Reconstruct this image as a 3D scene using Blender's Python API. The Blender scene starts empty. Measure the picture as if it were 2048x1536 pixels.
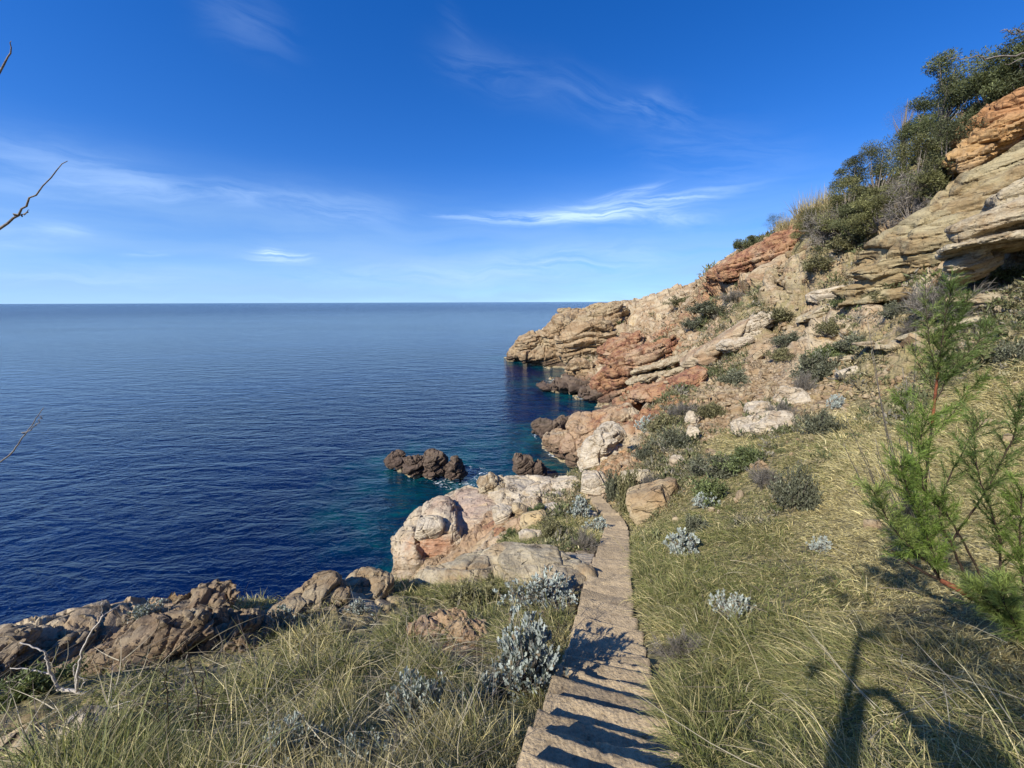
# Rocky Mediterranean cove: sea, headland, stone stair down a grassy slope.
import bpy, math, random
import numpy as np
from mathutils import Vector, Matrix

random.seed(7)
RNG = np.random.default_rng(7)
scene = bpy.context.scene
COL = scene.collection
EYE = 14.0                      # eye height over the sea
FPX = 800.0                     # focal length in pixels of a 2048 wide frame
PITCH = math.atan(164.0 / FPX)
ROLL = math.radians(0.2)
SUN_EL, SUN_AZ = math.radians(38.0), math.radians(47.0)   # sun behind the viewer, to the left
TO_SUN = np.array([-math.sin(SUN_AZ) * math.cos(SUN_EL), -math.cos(SUN_AZ) * math.cos(SUN_EL), math.sin(SUN_EL)])

# ------------------------------------------------------------------ camera
cam_d = bpy.data.cameras.new('camera')
cam = bpy.data.objects.new('camera', cam_d)
COL.objects.link(cam)
cam_d.sensor_width = 36.0
cam_d.lens = FPX / 2048.0 * 36.0
cam_d.clip_start, cam_d.clip_end = 0.05, 90000.0
cam.location = (0, 0, EYE)
CM = Matrix.Rotation(math.pi / 2 - PITCH, 3, 'X') @ Matrix.Rotation(-ROLL, 3, 'Z')
cam.rotation_euler = CM.to_euler()
scene.camera = cam
CR, CU, CF = [np.array(CM @ Vector(v)) for v in ((1, 0, 0), (0, 1, 0), (0, 0, -1))]


def ray(px, py):
    return CF + CR * ((px - 1024) / FPX) + CU * ((768 - py) / FPX)


def P(px, py, Y):
    """the world point seen at px, py of the survey photo, Y metres ahead"""
    d = ray(px, py)
    return np.array([0, 0, EYE]) + d * (Y / d[1])


def mpp(p):
    """metres per survey pixel at a world point"""
    return float(np.dot(np.asarray(p) - np.array([0, 0, EYE]), CF)) / FPX


# ------------------------------------------------------------------ noise
def _h(ix, iy, iz, seed):
    h = ix.astype(np.uint32) * np.uint32(0x8da6b343)
    h ^= iy.astype(np.uint32) * np.uint32(0xd8163841)
    h ^= iz.astype(np.uint32) * np.uint32(0xcb1ab31f)
    h ^= np.uint32((seed * 0x9e3779b1 + 12345) & 0xffffffff)
    h ^= h >> np.uint32(13); h *= np.uint32(0x5bd1e995); h ^= h >> np.uint32(15)
    h *= np.uint32(0x2c1b3c6d); h ^= h >> np.uint32(12)
    return h.astype(np.float32) * np.float32(1 / 4294967296.0)


def vnoise(p, seed=0):
    """value noise, -1..1"""
    p = np.asarray(p, np.float64)
    f = np.floor(p); i = f.astype(np.int64); t = (p - f).astype(np.float32)
    t = t * t * t * (t * (t * 6 - 15) + 10)
    x, y, z = i[:, 0], i[:, 1], i[:, 2]
    tx, ty, tz = t[:, 0], t[:, 1], t[:, 2]
    r = 0
    for dz in (0, 1):
        wz = tz if dz else 1 - tz
        for dy in (0, 1):
            wy = (ty if dy else 1 - ty) * wz
            a = _h(x, y + dy, z + dz, seed); b = _h(x + 1, y + dy, z + dz, seed)
            r = r + (a + (b - a) * tx) * wy
    return r * 2 - 1


def fbm(p, oct=4, seed=0, gain=0.5, ridged=False):
    r, a, s = 0, 1.0, 0.0
    p = np.asarray(p, np.float64)
    for o in range(oct):
        n = vnoise(p, seed + o * 17)
        if ridged:
            n = 1 - 2 * np.abs(n)
        r = r + a * n; s += a; a *= gain
        p = p * 2.03 + 11.7
    return r / s


def smooth(a, b, x):
    t = np.clip((x - a) / (b - a), 0, 1)
    return t * t * (3 - 2 * t)


# bedding of the rock: layers rise to the right and away a little
BED = np.array([-0.42, -0.12, 0.9]); BED /= np.linalg.norm(BED)
BT1 = np.cross(BED, [0, 1, 0]); BT1 /= np.linalg.norm(BT1)
BT2 = np.cross(BED, BT1)


def strata(p, T, L, seed=0, warp=0.22, bed=None):
    """block relief of bedded, jointed rock: 0..1 protrusion and crack depth 0..1"""
    n, a1, a2 = (BED, BT1, BT2) if bed is None else bed
    w = np.stack([vnoise(p / (L * 1.3) + k * 31.0, seed + k) for k in range(3)], 1) * (T * warp * 2.0)
    q = p + w
    s = q @ n / T
    s = s + 0.35 * vnoise(np.stack([s * 0.9, s * 0 + 3.3, s * 0], 1), seed + 9)
    k = np.floor(s); f = s - k
    off = _h(k.astype(np.int64), k.astype(np.int64) * 0, k.astype(np.int64) * 0 + 5, seed)
    lw = 0.6 + 0.9 * _h(k.astype(np.int64), k.astype(np.int64) * 0 + 2, k.astype(np.int64) * 0 + 7, seed)
    u = q @ a1 / (L * lw) + off * 7.0; v = q @ a2 / (L * lw) + off * 13.0
    v = v + 0.4 * vnoise(np.stack([u * .7, v * .7, k * 1.7], 1), seed + 21)
    u = u + 0.4 * vnoise(np.stack([u * .7, v * .7, k * 1.3], 1), seed + 22)
    iu, iv = np.floor(u), np.floor(v); fu, fv = u - iu, v - iv
    I = (iu.astype(np.int64), iv.astype(np.int64), k.astype(np.int64))
    h = 0.55 * _h(*I, seed + 3) + 0.45 * off
    # every block has its own tilted face
    h = h + 1.1 * ((_h(*I, seed + 4) - .5) * (fu - .5) + (_h(*I, seed + 5) - .5) * (fv - .5) + 1.2 * (_h(*I, seed + 6) - .35) * (f - .5))
    e = np.minimum(np.minimum(f, 1 - f) * T, np.minimum(np.minimum(fu, 1 - fu), np.minimum(fv, 1 - fv)) * L * lw)
    crack = np.exp(-(e / (0.07 * T)) ** 2)
    rnd = 1 - np.abs(2 * f - 1) ** 3
    return h, crack, rnd


# ------------------------------------------------------------------ mesh helpers
def mesh_from(name, co, tris=None, quads=None, cols=None, smooth_=True, colname='Col'):
    me = bpy.data.meshes.new(name)
    co = np.asarray(co, np.float32)
    nt = 0 if tris is None else len(tris); nq = 0 if quads is None else len(quads)
    me.vertices.add(len(co)); me.vertices.foreach_set('co', co.ravel())
    parts, starts = [], []
    if nq:
        parts.append(np.asarray(quads, np.int32).ravel())
    if nt:
        parts.append(np.asarray(tris, np.int32).ravel())
    idx = np.concatenate(parts)
    me.loops.add(len(idx)); me.loops.foreach_set('vertex_index', idx)
    st = np.concatenate([np.arange(nq) * 4, nq * 4 + np.arange(nt) * 3]).astype(np.int32)
    me.polygons.add(nq + nt); me.polygons.foreach_set('loop_start', st)
    me.update(calc_edges=True)
    me.polygons.foreach_set('use_smooth', np.full(nq + nt, bool(smooth_)))
    if cols is not None:
        at = me.color_attributes.new(colname, 'FLOAT_COLOR', 'POINT')
        c = np.asarray(cols, np.float32)
        if c.shape[1] == 3:
            c = np.concatenate([c, np.ones((len(c), 1), np.float32)], 1)
        at.data.foreach_set('color', c.ravel())
    if smooth_ == 'sharp':
        me.set_sharp_from_angle(angle=math.radians(32))
    return me


def link(name, me, mat=None, parent=None, label=None, cat=None, group=None, kind=None, loc=None):
    o = bpy.data.objects.new(name, me)
    COL.objects.link(o)
    if mat is not None and me is not None and len(me.materials) == 0:
        me.materials.append(mat)
    if parent is not None:
        o.parent = parent
    if loc is not None:
        o.location = loc
    if cat and not kind:
        kind = 'thing'
    for k, v in (('label', label), ('category', cat), ('group', group), ('kind', kind)):
        if v:
            o[k] = v
    return o


def mesh_arrays(me):
    n = len(me.vertices)
    co = np.empty(n * 3, np.float32); me.vertices.foreach_get('co', co)
    no = np.empty(n * 3, np.float32); me.vertex_normals.foreach_get('vector', no)
    return co.reshape(-1, 3).astype(np.float64), no.reshape(-1, 3).astype(np.float64)


class Geo:
    """collects pieces into one mesh"""
    def __init__(s):
        s.v, s.q, s.t, s.c, s.n = [], [], [], [], 0

    def add(s, co, quads=None, tris=None, col=None):
        co = np.asarray(co, np.float32).reshape(-1, 3)
        if quads is not None and len(quads):
            s.q.append(np.asarray(quads, np.int32).reshape(-1, 4) + s.n)
        if tris is not None and len(tris):
            s.t.append(np.asarray(tris, np.int32).reshape(-1, 3) + s.n)
        s.v.append(co)
        if col is not None:
            col = np.asarray(col, np.float32)
            if col.ndim == 1:
                col = np.tile(col[None, :3], (len(co), 1))
            s.c.append(col[:, :3])
        s.n += len(co)

    def tube(s, pts, r0, r1, sides=6, col=None, cap=True):
        pts = np.asarray(pts, np.float64); n = len(pts)
        tan = np.gradient(pts, axis=0); tan /= np.linalg.norm(tan, axis=1, keepdims=True) + 1e-9
        ref = np.array([0.3, 0.2, 0.93]) if abs(tan[0, 2]) < 0.9 else np.array([1.0, 0.1, 0])
        a = np.cross(tan, ref); a /= np.linalg.norm(a, axis=1, keepdims=True) + 1e-9
        b = np.cross(tan, a)
        r = np.linspace(r0, r1, n)[:, None, None] if np.isscalar(r0) else np.asarray(r0)[:, None, None]
        th = np.linspace(0, 2 * math.pi, sides, endpoint=False)
        ring = pts[:, None, :] + r * (np.cos(th)[None, :, None] * a[:, None, :] + np.sin(th)[None, :, None] * b[:, None, :])
        i = np.arange(n - 1)[:, None] * sides; j = np.arange(sides)[None, :]; j2 = (j + 1) % sides
        q = np.stack([i + j, i + j2, i + sides + j2, i + sides + j], -1).reshape(-1, 4)
        co = ring.reshape(-1, 3)
        t = None
        if cap:
            co = np.concatenate([co, pts[:1], pts[-1:]])
            k = np.arange(sides)
            t = np.concatenate([np.stack([(k + 1) % sides, k, np.full(sides, n * sides)], 1),
                                np.stack([(n - 1) * sides + k, (n - 1) * sides + (k + 1) % sides, np.full(sides, n * sides + 1)], 1)])
        s.add(co, q, t, col)

    def build(s, name, smooth_=True):
        return mesh_from(name, np.concatenate(s.v), np.concatenate(s.t) if s.t else None,
                         np.concatenate(s.q) if s.q else None, np.concatenate(s.c) if s.c else None, smooth_)


def ribbons(base, dirs, length, width, droop, cols, segs=3, tipcol=None, droopdir=None, side=None):
    """many grass-like blades at once: base (n,3), dirs (n,3) unit, arrays of sizes; returns co, quads, tris, cols"""
    n = len(base)
    t = np.linspace(0, 1, segs + 1)
    if side is None:
        side = np.cross(dirs, RNG.normal(size=(n, 3)))
    side /= np.linalg.norm(side, axis=1, keepdims=True) + 1e-9
    dd = np.array([0, 0, -1.0])[None] if droopdir is None else droopdir
    co = np.empty((n, 2 * segs + 1, 3), np.float32)
    cc = np.empty((n, 2 * segs + 1, 3), np.float32)
    tip = cols if tipcol is None else tipcol
    for k in range(segs + 1):
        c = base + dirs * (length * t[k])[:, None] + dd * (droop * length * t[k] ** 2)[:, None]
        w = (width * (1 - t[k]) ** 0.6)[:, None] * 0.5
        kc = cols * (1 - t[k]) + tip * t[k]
        if k < segs:
            co[:, 2 * k] = c - side * w; co[:, 2 * k + 1] = c + side * w
            cc[:, 2 * k] = kc; cc[:, 2 * k + 1] = kc
        else:
            co[:, 2 * segs] = c; cc[:, 2 * segs] = kc
    m = 2 * segs + 1
    o = (np.arange(n) * m)[:, None]
    q = np.concatenate([o + np.array([[2 * k, 2 * k + 1, 2 * k + 3, 2 * k + 2]]) for k in range(segs - 1)]) if segs > 1 else None
    tr = o + np.array([[2 * segs - 2, 2 * segs - 1, 2 * segs]])
    return co.reshape(-1, 3), q, tr, cc.reshape(-1, 3)


# ------------------------------------------------------------------ material helpers
class NT:
    def __init__(s, name=None, tree=None):
        if tree is None:
            s.m = bpy.data.materials.new(name); s.m.use_nodes = True; tree = s.m.node_tree
            tree.nodes.clear()
        s.t = tree

    def n(s, typ, **kw):
        nd = s.t.nodes.new('ShaderNode' + typ)
        ins = kw.pop('ins', {})
        for k, v in kw.items():
            setattr(nd, k, v)
        for k, v in ins.items():
            s.put(nd.inputs[k], v)
        return nd

    def put(s, sock, v):
        if hasattr(v, 'is_output') or isinstance(v, bpy.types.NodeSocket):
            s.t.links.new(v, sock)
        elif hasattr(v, 'outputs'):
            s.t.links.new(v.outputs[0], sock)
        else:
            if isinstance(v, (tuple, list)) and len(v) == 3 and sock.type == 'RGBA':
                v = (*v, 1)
            sock.default_value = v

    def math(s, op, a, b=0.0, c=0.0, clamp=False):
        nd = s.n('Math', operation=op, use_clamp=clamp)
        s.put(nd.inputs[0], a); s.put(nd.inputs[1], b)
        if len(nd.inputs) > 2:
            s.put(nd.inputs[2], c)
        return nd.outputs[0]

    def mix(s, f, a, b, blend='MIX'):
        nd = s.n('Mix', data_type='RGBA', blend_type=blend, clamp_factor=True)
        s.put(nd.inputs[0], f); s.put(nd.inputs[6], a); s.put(nd.inputs[7], b)
        return nd.outputs[2]

    def ramp(s, f, stops, interp='LINEAR'):
        nd = s.n('ValToRGB'); cr = nd.color_ramp; cr.interpolation = interp
        while len(cr.elements) < len(stops):
            cr.elements.new(0.5)
        for e, (p, c) in zip(cr.elements, stops):
            e.position = p; e.color = (*c, 1) if len(c) == 3 else c
        s.put(nd.inputs[0], f)
        return nd.outputs[0]

    def maprange(s, v, a, b, c=0.0, d=1.0):
        nd = s.n('MapRange', clamp=True, interpolation_type='SMOOTHSTEP')
        for i, x in enumerate((v, a, b, c, d)):
            s.put(nd.inputs[i], x)
        return nd.outputs[0]

    def noise(s, vec, scale, detail=4.0, rough=0.55, dist=0.0, dim='3D', w=None):
        nd = s.n('TexNoise', noise_dimensions=dim)
        if dim == '1D':
            s.put(nd.inputs['W'], w)
        else:
            s.put(nd.inputs['Vector'], vec)
        for k, v in (('Scale', scale), ('Detail', detail), ('Roughness', rough), ('Distortion', dist)):
            s.put(nd.inputs[k], v)
        return nd.outputs[0]

    def out(s, surf):
        o = s.n('OutputMaterial'); s.put(o.inputs[0], surf)
        return s.m

    def principled(s, base, rough=0.9, normal=None, spec=0.3, **ins):
        nd = s.n('BsdfPrincipled')
        s.put(nd.inputs['Base Color'], base); s.put(nd.inputs['Roughness'], rough)
        s.put(nd.inputs['Specular IOR Level'], spec)
        for k, v in ins.items():
            s.put(nd.inputs[k], v)
        if normal is not None:
            s.put(nd.inputs['Normal'], normal)
        return nd.outputs[0]


# ------------------------------------------------------------------ light
sun_d = bpy.data.lights.new('sun', 'SUN')
sun_d.energy = 4.2; sun_d.angle = math.radians(0.53); sun_d.color = (1.0, 0.95, 0.85)
sun = bpy.data.objects.new('sun', sun_d); COL.objects.link(sun)
sun.rotation_euler = Vector(-TO_SUN).to_track_quat('-Z', 'Y').to_euler()
sun.location = (-20, -20, 60)
scene.view_settings.view_transform = 'Standard'
scene.view_settings.look = 'None'
scene.view_settings.exposure = 0.68
scene.view_settings.gamma = 1.0


# ------------------------------------------------------------------ sky
def make_world():
    w = bpy.data.worlds.new('World'); scene.world = w; w.use_nodes = True
    t = NT(tree=w.node_tree); w.node_tree.nodes.clear()
    tc = t.n('TexCoord')
    lift = t.n('VectorMath', operation='ADD', ins={0: tc.outputs['Generated'], 1: (0, 0, 0.07)})
    sky = t.n('TexSky', sky_type='NISHITA', sun_disc=False, sun_elevation=SUN_EL, sun_rotation=math.pi + SUN_AZ,
              altitude=0.0, air_density=1.0, dust_density=0.15, ozone_density=5.0, ins={'Vector': lift.outputs[0]})
    sep = t.n('SeparateXYZ', ins={0: tc.outputs['Generated']})
    X, Y, Z = sep.outputs
    az = t.math('ARCTAN2', X, Y)
    el = t.math('ARCSINE', Z)
    hsv = t.n('HueSaturation', ins={'Hue': 0.515, 'Saturation': 1.31, 'Value': 1.22, 'Color': sky.outputs[0]})
    col = hsv.outputs[0]

    # streaks of cirrus: az, el of both ends (from survey directions), half width, strength
    def ae(px, py):
        d = ray(px, py); d = d / np.linalg.norm(d)
        return math.atan2(d[0], d[1]), math.asin(d[2])
    streaks = [  # x0, y0, x1, y1, half width px, strength, fibre scale
        (940, 438, 1330, 420, 13, 0.72), (1060, 436, 1490, 374, 13, .8), (1180, 405, 1340, 368, 9, 0.5),
        (1120, 422, 1440, 438, 20, 0.6), (840, 430, 1000, 438, 5, .3),
        (490, 512, 630, 517, 10, 0.9), (515, 503, 570, 505, 8, 0.6), (240, 508, 350, 508, 5, 0.3),
        (-200, 300, 330, 370, 55, 0.26), (150, 360, 600, 402, 26, 0.34), (480, 385, 820, 440, 30, 0.26),
        (-250, 480, 200, 470, 36, 0.25), (60, 450, 190, 468, 12, 0.25),
        (380, 10, 600, 80, 55, 0.09), (860, 110, 1120, 170, 40, 0.10), (1050, 150, 1420, 260, 40, 0.10), (880, 0, 960, 130, 25, .04),
        (1250, 210, 1400, 250, 30, 0.12), (1250, 285, 1650, 330, 55, 0.10),
        (700, 545, 1380, 500, 24, 0.26), (1000, 525, 1400, 510, 30, 0.18), (-300, 540, 500, 560, 30, 0.22), (350, 535, 1300, 560, 22, .2),
    ]
    dens = None; fibres = {}
    warpn = t.n('TexNoise', ins={'Vector': tc.outputs['Generated'], 'Scale': 7.0, 'Detail': 4.0})
    wsub = t.math('MULTIPLY', t.math('SUBTRACT', warpn.outputs[0], 0.5), 0.05)
    el2 = t.math('ADD', el, wsub)
    for i, (x0, y0, x1, y1, hw, k) in enumerate(streaks):
        (a0, e0), (a1, e1) = ae(x0, y0), ae(x1, y1)
        L = math.hypot(a1 - a0, e1 - e0); ca, sa = (a1 - a0) / L, (e1 - e0) / L
        am, em = (a0 + a1) / 2, (e0 + e1) / 2
        am2, em2 = ae((x0 + x1) / 2, (y0 + y1) / 2 + hw)
        hwr = abs(em2 - ae((x0 + x1) / 2, (y0 + y1) / 2)[1])
        da = t.math('SUBTRACT', az, am); de = t.math('SUBTRACT', el2 if hw > 20 else t.math('ADD', el, t.math('MULTIPLY', wsub, 0.15)), em)
        u = t.math('MULTIPLY_ADD', da, ca, t.math('MULTIPLY', de, sa))
        v = t.math('MULTIPLY_ADD', da, -sa, t.math('MULTIPLY', de, ca))
        # fibres along the streak, one noise for all streaks of about the same slope
        key = (min((-.35, -.12, .0, .15), key=lambda s_: abs(s_ - sa)), hw < 20)
        if key not in fibres:
            s0 = key[0]; c0 = math.sqrt(1 - s0 * s0)
            fu = t.math('MULTIPLY_ADD', az, c0, t.math('MULTIPLY', el2, s0)); fv = t.math('MULTIPLY_ADD', az, -s0, t.math('MULTIPLY', el2, c0))
            cv = t.n('CombineXYZ', ins={0: t.math('MULTIPLY', fu, 5.0), 1: t.math('MULTIPLY', fv, 85.0 if hw < 20 else 30.0), 2: len(fibres) * 3.7})
            fib = t.n('TexNoise', ins={'Vector': cv.outputs[0], 'Scale': 1.0, 'Detail': 5.0, 'Roughness': 0.6, 'Distortion': 0.6})
            fibres[key] = t.maprange(fib.outputs[0], 0.30, 0.68)
        fb = fibres[key]
        r2 = t.math('ADD', t.math('POWER', t.math('ABSOLUTE', t.math('DIVIDE', u, L * 0.42)), 3.0), t.math('POWER', t.math('DIVIDE', v, hwr), 2.0))
        g = t.math('MULTIPLY', t.math('EXPONENT', t.math('MULTIPLY', r2, -1.0)), k)
        g = t.math('MULTIPLY', g, fb)
        dens = g if dens is None else t.math('ADD', dens, g)
    # thin veil that thickens towards the horizon
    cv = t.n('CombineXYZ', ins={0: t.math('MULTIPLY', az, 1.6), 1: t.math('MULTIPLY', el2, 16.0), 2: 5.0})
    vn = t.n('TexNoise', ins={'Vector': cv.outputs[0], 'Scale': 1.4, 'Detail': 5.0})
    veil = t.math('MULTIPLY', t.maprange(el, 0.31, 0.02, 0.0, 0.85), t.maprange(vn.outputs[0], 0.2, 0.75, 0.35, 1.0))
    dens = t.math('MINIMUM', dens, 0.93)
    cloud = (4.6, 6.3, 8.8)
    col = t.mix(veil, col, (2.5, 4.1, 6.5))
    colr = t.mix(dens, col, cloud)
    bg = t.n('Background', ins={'Color': colr, 'Strength': 0.095})
    o = t.n('OutputWorld'); t.put(o.inputs[0], bg)
    w.cycles.sampling_method = 'MANUAL'; w.cycles.sample_map_resolution = 512


make_world()
# ------------------------------------------------------------------ land form
CTRL_PX = [  # px, py, metres ahead: ground surface
    (100, 1530, 1.9), (600, 1530, 1.8), (1050, 1530, 1.78), (1210, 1530, 1.72), (1350, 1530, 1.65), (1700, 1530, 1.4), (2000, 1530, 1.15),
    (0, 1400, 3.0), (300, 1400, 2.9), (600, 1400, 2.75), (1000, 1400, 2.7), (1210, 1400, 2.6), (1400, 1400, 2.5), (1700, 1400, 2.15), (2040, 1400, 1.85),
    (0, 1285, 4.4), (250, 1225, 5.4), (400, 1212, 5.8), (560, 1212, 6.0), (640, 1180, 6.6), (740, 1165, 7.2), (820, 1165, 7.6), (1000, 1140, 8.0),
    (700, 1250, 5.0), (950, 1250, 4.7), (450, 1290, 4.3), (150, 1320, 4.0), (1215, 1300, 3.84), (1220, 1200, 5.4), (1230, 1100, 8.7), (1235, 1050, 12.9), (1180, 990, 18),
    (1000, 1190, 6.4), (850, 1200, 6.3),
    (1400, 1250, 4.0), (1700, 1250, 3.2), (2040, 1250, 2.6), (1400, 1100, 7.3), (1700, 1100, 5.6), (2040, 1100, 4.4),
    (1400, 950, 14), (1700, 950, 9.5), (2040, 950, 7.5), (1300, 900, 20), (1500, 850, 20), (1700, 850, 14.5), (2040, 800, 11.5),
    (1300, 820, 28), (1250, 830, 32), (1190, 925, 22), (1300, 1000, 14.5), (1280, 1050, 12),
    (1500, 750, 30), (1700, 720, 24), (1900, 680, 19), (2040, 650, 15.5),
    (1400, 680, 48), (1300, 700, 62), (1350, 640, 70), (1500, 600, 50), (1700, 580, 33), (1600, 500, 42), (1400, 575, 72), (1440, 523, 66),
    (1300, 604, 86), (1240, 612, 95), (1200, 618, 100), (1150, 624, 103), (1120, 632, 104), (1600, 445, 50), (1700, 395, 47), (1520, 485, 58),
    (1850, 440, 28.5), (1720, 572, 29), (1900, 575, 20.5), (2040, 545, 18), (2040, 430, 24), (1900, 400, 28), (2000, 300, 27), (2040, 190, 28),
    (1800, 400, 34), (1880, 330, 37), (1930, 250, 40), (1960, 180, 45),
    (1085, 672, 100), (1050, 695, 99), (1150, 700, 88), (1180, 660, 95), (1200, 720, 74), (1230, 780, 57), (1280, 740, 55), (1350, 740, 45), (1280, 800, 40.5),
    (1250, 690, 72), (1230, 720, 66),
    (1190, 870, 34), (1150, 885, 35), (1130, 880, 37), (1230, 825, 38), (1100, 870, 40),
    (1060, 1080, 11.5), (1100, 1040, 14), (1010, 1050, 15.5), (1000, 1030, 17), (1090, 985, 20), (1000, 965, 24.5), (1130, 970, 23), (900, 1100, 16.4), (850, 1100, 16.8), (900, 1040, 20), (830, 1120, 16.3), (950, 1110, 14.5),
]
CTRL_W = [  # X, Y, Z relative to the eye
    (0, 0, -1.55), (-2, 0, -2.0), (2, 0, -1.05), (0, -3, -0.35), (-2, -2, -1.0), (2, -2, 0.2), (-5, -2, -2.5), (5, -2, 1.6), (5, 1, 0.2), (-4.5, .8, -3.0),
    (12, -2, 4), (20, 0, 7), (30, 5, 14), (0, -8, 1.8), (8, -8, 5), (-8, -8, -1.5), (24, -10, 12), (12, 4, -.2),
    (-8, 1, -4.7), (-10.5, 3, -9), (-9, -3, -4.2), (-15, -5, -14.6), (-13, 3, -14.6),
    (-8.3, 6.2, -9), (-10.5, 8.5, -14.8), (-5.2, 9.3, -10), (-7.5, 11.5, -14.6), (-3.2, 10.5, -9.8), (-4.6, 13, -12.8), (-2, 12.5, -9.9), (-6.8, 14.2, -15.0),
    (-7.6, 17.5, -15.3), (-6, 16.8, -12.6), (-5.6, 19.6, -15.2), (-3.6, 24, -15.0), (-2.0, 22.5, -12.0), (-3, 19, -11.3), (-.5, 28.5, -14.8), (3, 28, -14.6), (5.0, 27.0, -14.4), (4.6, 31, -15), (1, 26.5, -13.0), (3.4, 25.6, -12.6),
    (6.3, 31.8, -14.1), (7.0, 29, -12.2), (3.4, 34.5, -14.8), (3.0, 37.5, -14.5), (1.6, 41.5, -14.6), (4.2, 44.5, -14.9), (8, 46, -14.9), (11, 50, -14.6), (13.5, 55.5, -14.0), (9, 57, -15.2), (12, 62, -14.3),
    (7.5, 67, -14.4), (4, 69.5, -14.3), (8, 73, -15), (12.8, 81, -14.1), (9, 82, -15.2), (5.5, 87, -15.2), (1.8, 93, -14.6), (-1.2, 97, -14.2), (-4, 95, -16), (-4, 102, -16), (3, 108, -15), (12, 118, -16), (30, 125, -16), (50, 125, -14),
    (12, 104, -2.3), (22, 104, -1.5), (28, 98, .2), (40, 90, 3), (60, 80, 12), (80, 60, 25), (60, 40, 28), (45, 30, 24), (38, 18, 18), (60, 100, 6), (50, 50, 17.5), (47, 44, 17.5), (90, 120, 8), (60, 10, 24), (44, 46, 13.5), (40, 60, 9), (36, 75, 5),
    (120, 30, 35), (120, 100, 20),
    (-20, 10, -18), (-12, 14, -17), (-30, 30, -20), (-40, 70, -22), (-20, 50, -20), (-6, 42, -18), (-9, 27, -17), (-60, 0, -22), (-30, -20, -20), (-60, 120, -24), (0, 140, -22), (60, 160, -22), (-3, 60, -19), (2, 78, -18), (0, 52, -18),
    (-150, 40, -26), (0, -40, 12), (60, -40, 30),
]
ctrl = [P(*c) - np.array([0, 0, EYE]) for c in CTRL_PX] + [np.array(c, float) for c in CTRL_W]
ctrl = np.array(ctrl)


def lp(x, y):
    return np.stack([0.5 * np.log(x * x + y * y + 0.6), np.arctan2(x, y)], -1)


def _kern(a, b):
    d2 = ((a[:, None, :] - b[None]) ** 2).sum(-1)
    return d2 * 0.5 * np.log(d2 + 1e-9)


_c = lp(ctrl[:, 0], ctrl[:, 1]); _z = ctrl[:, 2]
_m = np.abs(_c[:, 1]) > 1.9
_w = _c[_m].copy(); _w[:, 1] -= np.sign(_w[:, 1]) * 2 * math.pi
_c = np.concatenate([_c, _w]); _z = np.concatenate([_z, _z[_m]])
_n = len(_c)
_A = np.zeros((_n + 3, _n + 3))
_A[:_n, :_n] = _kern(_c, _c) + np.eye(_n) * 0.0015
_A[:_n, _n] = 1; _A[:_n, _n + 1:] = _c; _A[_n, :_n] = 1; _A[_n + 1:, :_n] = _c.T
_sol = np.linalg.solve(_A, np.concatenate([_z, np.zeros(3)]))


def base_z(x, y):
    q = lp(np.asarray(x, float), np.asarray(y, float)).reshape(-1, 2)
    out = np.empty(len(q))
    for i in range(0, len(q), 20000):
        s = q[i:i + 20000]
        out[i:i + 20000] = _kern(s, _c) @ _sol[:_n] + _sol[_n] + s @ _sol[_n + 1:]
    return np.clip(out, -28, 60) + EYE


# polar grid, fine where the view looks, coarse behind
D2R = math.pi / 180
AZ = np.concatenate([np.linspace(-180, -64, 40, endpoint=False), np.linspace(-64, -20, 200, endpoint=False), np.linspace(-20, 60, 760, endpoint=False), np.linspace(60, 180, 61)]) * D2R
NR = 820
R0, R1 = 0.45, 240.0
LR = np.linspace(math.log(R0), math.log(R1), NR)
GX = np.exp(LR)[None, :] * np.sin(AZ)[:, None]
GY = np.exp(LR)[None, :] * np.cos(AZ)[:, None]
GZ = base_z(GX.ravel(), GY.ravel()).reshape(GX.shape)


def grid_z(x, y, G=None):
    G = GZ if G is None else G
    x = np.asarray(x, float); y = np.asarray(y, float)
    fr = (np.log(np.maximum(np.hypot(x, y), R0)) - LR[0]) / (LR[1] - LR[0])
    fr = np.clip(fr, 0, NR - 1.001)
    a = np.arctan2(x, y)
    ia = np.clip(np.searchsorted(AZ, a) - 1, 0, len(AZ) - 2)
    ta = np.clip((a - AZ[ia]) / (AZ[ia + 1] - AZ[ia]), 0, 1)
    ir = fr.astype(int); tr = fr - ir
    return (G[ia, ir] * (1 - tr) + G[ia, ir + 1] * tr) * (1 - ta) + (G[ia + 1, ir] * (1 - tr) + G[ia + 1, ir + 1] * tr) * ta


def hit(px, py, G=None):
    """where the sight line through px, py meets the land"""
    d = ray(px, py)
    t = np.exp(np.linspace(math.log(0.8), math.log(170), 1500))
    q = d[None] * t[:, None]
    below = q[:, 2] + EYE < grid_z(q[:, 0], q[:, 1], G)
    if not below.any():
        i = len(t) - 1
    else:
        i = int(np.argmax(below))
    p = q[i].copy()
    if i and below.any():
        lo, hi = t[i - 1], t[i]
        for _ in range(14):
            m = (lo + hi) / 2; p = d * m
            if p[2] + EYE < grid_z(p[0:1], p[1:2], G)[0]: hi = m
            else: lo = m
    return np.array([p[0], p[1], p[2] + EYE])


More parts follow.
